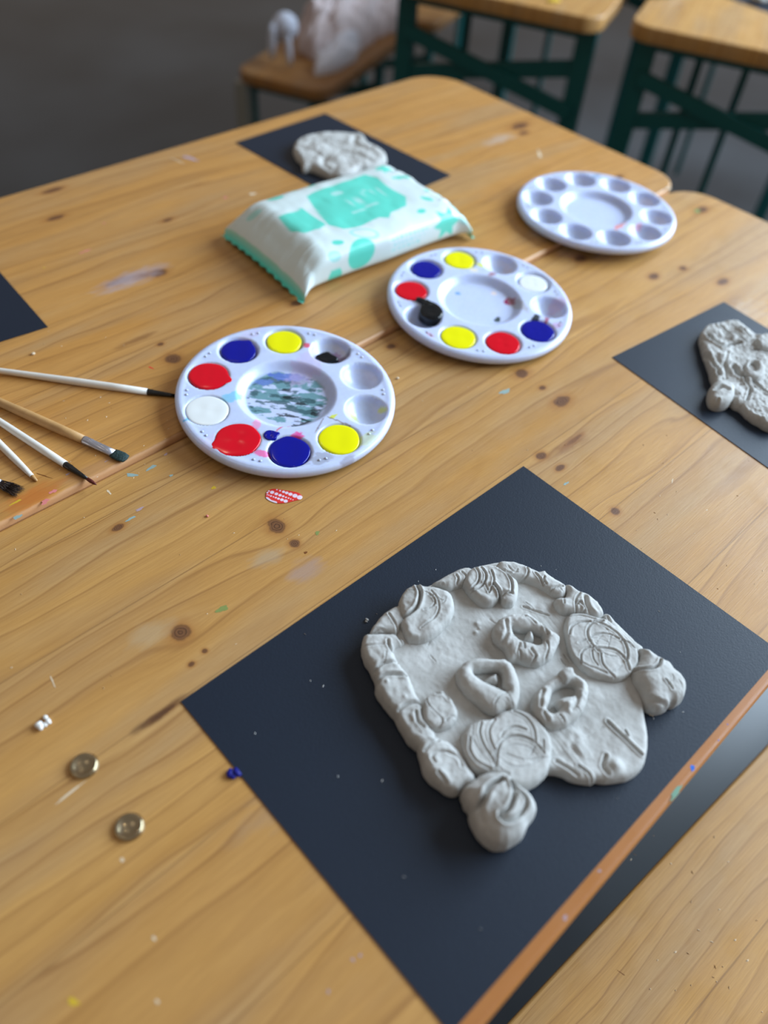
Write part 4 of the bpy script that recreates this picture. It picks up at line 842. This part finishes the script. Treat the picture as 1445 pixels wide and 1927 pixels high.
# 4: the bare pointed end of another white handle
tip = P2(68, 901); bk = P2(0, 835)
brush('white paintbrush showing only its pointed handle end with a bare wood tip', tip, bk, ZA+.10, ZA+.24, [
    ('handle_tip', RAW, [(0, .02), (.06, .08), (.5, .13), (.6, .135)], None, 'bare wood tip'),
    ('handle', WHITEH, [(.6, .14), (1.5, .19), (3, .23), (8, .26), (13, .25)], None, 'white handle'),
    ('ferrule', BLACKP, [(13, .22), (13.5, .22), (16, .15)], None, 'black ferrule'),
    ('bristles', BR2, [(16, .12), (16.5, .14), (17.2, .02)], None, None)])
# 5: splayed dark bristles at the picture's left edge
tip = P2(37, 924); bk = P2(-60, 885)
t5 = brush('paintbrush at the left edge showing only splayed dark brown bristles', tip, bk, ZA+.2, ZA+.35, [
    ('ferrule', SILVER, [(1.7, .27), (2.6, .30), (4.2, .31)], None, None),
    ('handle', RAW, [(4.2, .31), (8, .33), (16, .2), (18, .04)], None, None)])
bm = bmesh.new(); dv = Vector((bk[0]-tip[0], bk[1]-tip[1], .1)).normalized(); sd_ = Vector((-dv.y, dv.x, 0)); rr = random.Random(3)
for k in range(130):
    a1 = dv*1.9+sd_*rr.uniform(-.24, .24)+Vector((0, 0, rr.uniform(-.14, .16))); sp = rr.uniform(-.50, .50)
    b1 = dv*rr.uniform(-.05, .45)+sd_*sp+Vector((0, 0, rr.uniform(-.18, .12)))
    mid = (a1+b1)/2+sd_*sp*.22
    for p, q, r0, r1 in ((a1, mid, .022, .022), (mid, b1, .022, .006)):
        lathe_axis(bm, p, q, [(0, r0), (1, r1)], 5)
link('bristles', bm_mesh('bristles', bm), t5, (BR3,), label='splayed dark brown bristles')

# ------------------------------------------------------------------ small things on the table
def sticker():
    C = np.array(at(533, 934, .03)); z = .012
    O = [(-.5, .9)]  # outline traced from the photo
    px = [(500, 936), (501, 927), (507, 922), (517, 920), (530, 922), (545, 924), (560, 927), (566, 931), (569, 936), (565, 940), (556, 942), (545, 945), (533, 947), (520, 947), (510, 944), (503, 940)]
    P = catmull([at(x, y, .02) for x, y in px], 5); res = .035
    x0, y0 = P.min(0); x1, y1 = P.max(0)
    RED = np.array(lin((.88, .20, .18))); WHT = np.array(lin((.93, .86, .93)))
    me = sheet('sticker', [P], lambda X, Y, D: .035+.01*sstep(0, .2, D), z, res, True, 0)
    Vx = mesh_xyz(me); col = np.tile(RED, (len(Vx), 1)); X, Y = Vx[:, 0], Vx[:, 1]
    rows = [((512, 926.5), (552, 946), [6.5, 5.5, 5, 4.2, 3, 2.6, 2.4, 2]), ((505, 931), (540, 944), [2.2, 2.5, 3, 3.4, 4, 4.8, 5]), ((522, 921), (565, 936), [2, 2.4, 3, 4.2, 5.2, 6, 7])]
    dots = [(512, 926.5, .15), (520, 929.5, .13), (527, 932, .12), (533, 934, .09), (538, 936, .07), (543, 937.5, .06), (547, 939, .05), (551, 940.5, .04),
            (503, 931, .05), (506, 932, .05), (510, 933.5, .07), (514.5, 935, .06), (519, 936.5, .08), (524, 938.5, .10), (530.5, 940.5, .13), (537.5, 943, .15),
            (521, 921.5, .05), (527, 923.5, .07), (533.5, 925.5, .11), (539.5, 927.5, .13), (546.5, 930, .15), (555, 933, .18), (564, 936, .2), (503, 927, .08), (506, 924, .07)]
    for dx, dy, r in dots:
        q = at(dx, dy, .04); m = 1-sstep(r*.85, r*1.15, np.hypot(X-q[0], Y-q[1])); col = col*(1-m[:, None])+WHT*m[:, None]
    e1 = np.array(at(502, 938, .04)); e2 = np.array(at(518, 946, .04)); m = 1-sstep(.10, .16, seg_dist(X, Y, [tuple(e1), tuple(at(508, 943, .04)), tuple(e2)]))
    col = col*(1-m[:, None])+WHT*m[:, None]
    set_print(me, col); o = link('sticker', me, None, (attr_mat('sticker_print', .4, .4),))
    tag(o, 'small red paper scrap with white dots in front of the nearest palette', 'paper scrap')
sticker()
def crumb(name, label, cat, px, py, size, m, z=0, seed=0, n=1, flat=.6, spread=0, group=None):
    x, y = at(px, py, z); bm = bmesh.new(); rr = random.Random(seed)
    for k in range(n):
        r = bmesh.ops.create_icosphere(bm, subdivisions=2, radius=size*(1 if n == 1 else rr.uniform(.5, .9)))['verts']
        ox, oy = (rr.uniform(-spread, spread), rr.uniform(-spread, spread)) if n > 1 else (0, 0)
        ph = [rr.random()*6 for _ in range(3)]; mz = min(v.co.z for v in r)
        for v in r:
            s_ = 1+.25*math.sin(v.co.x/size*3+ph[0])+.2*math.sin(v.co.y/size*4+ph[1]); v.co = Vector((v.co.x*s_+ox, v.co.y*s_+oy, (v.co.z-mz)*flat+.0))
    me = bm_mesh(name, bm); o = link(name, me, None, (m,), loc=(x, y, z+.005)); tag(o, label, cat, group)
CLW = FLAT['white']
crumb('paper_scrap', 'small white crumpled paper bit at the left of the near table', 'paper scrap', 82, 1358, .22, CLW, 0, 1, 6, .7, .28)
crumb('plasticine_bit', 'dark blue bit sticking out from under the big black sheet', 'crumb', 436, 1456, .26, FLAT['navy'], 0, 2, 4, .6, .2)
crumb('plasticine_bit', 'tiny pink crumb left of the red dotted scrap', 'crumb', 390, 972, .10, FLAT['pink'], 0, 3)
crumb('clay_crumb', 'pale clay crumb on the big black sheet left of the mask', 'crumb', 690, 1169, .12, CLAY, PZ, 4, 3, .7, .08)
crumb('clay_crumb', 'pale crumb on the table right of the front palette', 'crumb', 748, 714, .16, FLAT['pale'], 0, 5, 2, .6, .1)
crumb('clay_crumb', 'pale crumb on the far table above the brushes', 'crumb', 63, 667, .14, FLAT['pale'], ZA, 6, 1, .6)
crumb('clay_crumb', 'pale crumb on the big sheet below the right pigtail', 'crumb', 1225, 1345, .08, FLAT['pale'], PZ, 7, 3, .7, .12)
def specks(name, label, pts, z, m, seed, size):
    bm = bmesh.new(); rr = random.Random(seed)
    for px, py in pts:
        x, y = at(px, py, z); a = rr.random()*3.14; L = size*rr.uniform(.5, 1.8); wd = size*rr.uniform(.35, .7)
        vs = [bm.verts.new((x+L*math.cos(a+t)*(.6 if abs(t-1.57) < .1 or abs(t-4.71) < .1 else 1)*(wd/L if t in (1.57, 4.71) else 1), y+L*math.sin(a+t)*(wd/L if t in (1.57, 4.71) else 1), z+.004)) for t in (0, 1.57, 3.14, 4.71)]
        top = bm.verts.new((x, y, z+size*.6))
        for k in range(4): bm.faces.new((vs[k], vs[(k+1) % 4], top))
        bm.faces.new(vs[::-1])
    o = link(name, bm_mesh(name, bm), None, (m,), False); tag(o, label, 'crumbs', kind='stuff')
rr = random.Random(5)
specks('clay_dust', 'fine pale clay dust scattered over the big black sheet', [(719, 1469), (636, 1461), (904, 1748), (998, 1502), (1162, 1502), (1018, 1065), (1046, 1072), (574, 1193), (787, 1094), (820, 1072), (1280, 1227), (1253, 1339), (1285, 1340), (608, 1291), (584, 1281), (760, 1650), (1112, 1124), (1240, 1150), (709, 1155), (1230, 1352), (480, 1380)], PZ+.005, FLAT['white'], 1, .055)
specks('table_dust', 'pale crumbs scattered on the near table', [(rr.uniform(20, 700), rr.uniform(960, 1300)) for _ in range(14)]+[(rr.uniform(1150, 1440), rr.uniform(760, 1120)) for _ in range(24)]+[(rr.uniform(760, 1140), rr.uniform(700, 860)) for _ in range(10)]+[(158, 974), (535, 976), (749, 869), (950, 865), (1232, 965), (1246, 905), (1273, 925), (1198, 998), (195, 1295)], .0, FLAT['pale'], 2, .06)
specks('table_dust', 'pale crumbs scattered on the far table around the brushes', [(rr.uniform(100, 320), rr.uniform(700, 900)) for _ in range(26)]+[(rr.uniform(10, 300), rr.uniform(560, 690)) for _ in range(8)], ZA, FLAT['pale'], 3, .06)
specks('bench_dust', 'pale crumbs scattered on the bench board at the bottom right', [(rr.uniform(1180, 1440), rr.uniform(1560, 1920)) for _ in range(26)], -24, FLAT['pale'], 4, .11)

# ------------------------------------------------------------------ furniture behind
RA = math.radians(23); E1 = np.array([math.cos(RA), math.sin(RA)]); E2 = np.array([-math.sin(RA), math.cos(RA)])
def back_table(label, corner, side, ext=90, wd=41):
    """corner: table-end corner nearest the aisle gap; side=+1 spreads to E2, -1 to -E2"""
    t = thing('folding_table', label, 'table', (corner[0], corner[1], 0), RA, 'two tables of the row behind')
    y0, y1 = (0, wd) if side > 0 else (-wd, 0)
    slab('tabletop', rounded(0, y0, ext, y1, (4, 4, 4, 4)), -TH, 0, WOOD_D, t, .3)
    for x in (5, ext-8):
        ya, yb = y1-3.5, y0+2.5
        for y in (ya, yb): bar('leg', t, (x, y, -73.99), (x, y, -TH), 2.2, 3.4)
        bar('crossbar', t, (x, ya, -17), (x, yb, -9.5), 1.4, 2.8); bar('brace', t, (x-1.3, ya, -9), (x-1.3, yb, -17), 1.2, 2.6)
        bar('crossbar', t, (x, ya, -66), (x, yb, -66), 1.4, 2.6); bar('crossbar', t, (x, ya, -TH-1), (x, yb, -TH-1), 2.0, 2.0)
        for y in (ya-9, (ya+yb)/2): bar('brace', t, (x+10, y, -60), (x+10, y, -TH), 1.4, 1.4)
    return t
cL = np.array(at(1148, 37)); cRt = np.array(at(1166, 33))
cL = np.array([133.2, 84.0]); cRt = np.array([136.6, 80.6])
back_table('left one of the two pine tables in the row behind, on green legs', cL, 1)
back_table('right one of the two pine tables in the row behind, under the white plate', cRt, -1, wd=41)
def back_bench(label, corner, z, L, wd=24, name='bench'):
    """corner: the near end's right-hand corner"""
    t = thing(name, label, 'bench', (corner[0], corner[1], z), RA, 'pine benches of the row behind')
    slab('seat', rounded(0, 0, L, wd, (4.5, 4, 4, 4.5)), -2.6, 0, WOOD_E, t, .5)
    for x in (4, L-10):
        for y in (2.5, wd-2.5): bar('leg', t, (x, y, -74-z+.01), (x, y, -2.6), 2.0, 2.0)
        bar('brace', t, (x, 2, -10), (x, wd-2, -16), 1.2, 2.2); bar('crossbar', t, (x, 2, -3.6), (x, wd-2, -3.6), 1.8, 1.8)
    return t
bS = np.array([122.0, 143.0])
b1 = back_bench('pine bench end behind the table carrying the pale cloth bundle', bS, -28, 46, 24)
bm = bmesh.new(); add_bar(bm, (2.0, 22.5, -46), (2.0, 22.5, -2.6), 3.2, 3.2); link('leg_sleeve', bm_mesh('leg_sleeve', bm), b1, (GALV,), False, 'pale grey leg sleeve')
bT = np.array(at(812, 52, -28))+E1*3; back_bench('orange pine bench end hanging in at the top edge beyond the green post', bT, -28, 100, 25)

# pale cloth bundle on the bench
def bundle():
    c = np.array(at(618, 105, -28)); zb = -28
    t = thing('cloth_bundle', 'pale pinkish crumpled cloth bundle with ties lying on the bench behind', 'cloth', (c[0], c[1], zb), RA)
    m = mat('pale_cloth', rgb(206, 192, 192), .85, .2, 0, (90, .001, .05))
    def lump(cx, cy, rx, ry, h, sd, fold):
        nu, nv = 80, 160; V = []; Q = []
        for i in range(nu+1):
            f = i/nu*math.pi/2*1.12
            for k in range(nv):
                a = 2*math.pi*k/nv; rad = min(1, math.sin(min(f, math.pi/2))) if f < math.pi/2 else 1-.12*(f-math.pi/2)
                x = rx*rad*math.cos(a); y = ry*rad*math.sin(a); z = h*max(0, math.cos(f))**.8
                V.append([x, y, z])
        V = np.array(V); n = fbm(V[:, 0]*.10+sd, V[:, 1]*.22, sd, 3)*1.6-.8
        fo = np.sin(V[:, 1]*.75+V[:, 0]*.25+n*9)*fold; sc = 1+n*.35
        V[:, 0] *= sc; V[:, 1] *= sc; V[:, 2] = np.maximum(V[:, 2]*(1+n*.8)+fo*(V[:, 2] > h*.15), .02)
        V[:, 0] += cx; V[:, 1] += cy
        for i in range(nu):
            for k in range(nv): Q.append((i*nv+k, (i+1)*nv+k, (i+1)*nv+(k+1) % nv, i*nv+(k+1) % nv))
        return mesh_np('cloth', V, Q)
    link('cloth_body', lump(12, 3.5, 16, 8.5, 9.5, 3, .35), t, (m,))
    link('cloth_fold', lump(-2, -3.5, 11, 3.2, 5.2, 8, .3), t, (mat('white_cloth', rgb(214, 212, 220), .8, .2, 0, (90, .001, .05)),), label='whiter folded edge')
    link('cloth_fold', lump(26, -1, 12, 5.5, 7.5, 12, .4), t, (m,))
    bm = bmesh.new()
    for k, (a, b, r) in enumerate((((-7, 6, 6.5), (-12.5, 8, 8.5), 1.1), ((-12.5, 8, 8.5), (-13.5, 8, 1.5), .9), ((-11, 5, 7), (-13, 3.5, .8), .7), ((-7, 6, 7), (-12, 9.5, 4.5), .9))):
        lathe_axis(bm, a, b, [(0, r*.7), (.3, r), (.7, r), (1, r*.6)], 14)
    bmesh.ops.create_icosphere(bm, subdivisions=3, radius=3.0, matrix=Matrix.Translation((-9.5, 6.5, 7.5)))
    link('tie_strap', bm_mesh('tie_strap', bm), t, (mat('strap_cloth', rgb(196, 200, 214), .8, .2, 0, (90, .001, .05)),), label='knotted whitish tie')
bundle()
# things on the row behind
CP = at(1203, -30, 0)
V, Q = palette_mesh(10); me = mesh_np('palette_plate', V, Q); set_print(me, np.tile(PW, (len(me.vertices), 1)))
t = thing('paint_palette', 'white palette cut by the top edge, on the row of tables behind', 'paint palette', (CP[0], CP[1], 0), 0, 'round white paint palettes')
link('palette_plate', me, t, (PLASTIC,))
p0 = np.array(at(1358, -8)); p1 = np.array(at(1450, 26)); du = (p1-p0)/np.linalg.norm(p1-p0); dn = np.array([-du[1], du[0]])
if dn@np.array([1, 0]) < 0: dn = -dn
paper('black paper sheet at the top right corner on the row of tables behind', [p0, p0+du*21, p0+du*21+dn*15, p0+dn*15], 0)
crumb('clay_lump', 'pale clay lump on the sheet at the top right corner', 'clay', 1440, 6, 1.9, CLAY, .07, 21, 5, .45, 1.2)
crumb('paint_spill', 'yellow spot near the end of the left table behind', 'paint', 1040, 2, 1.3, FLAT['yellow'], 0, 22, 1, .12)
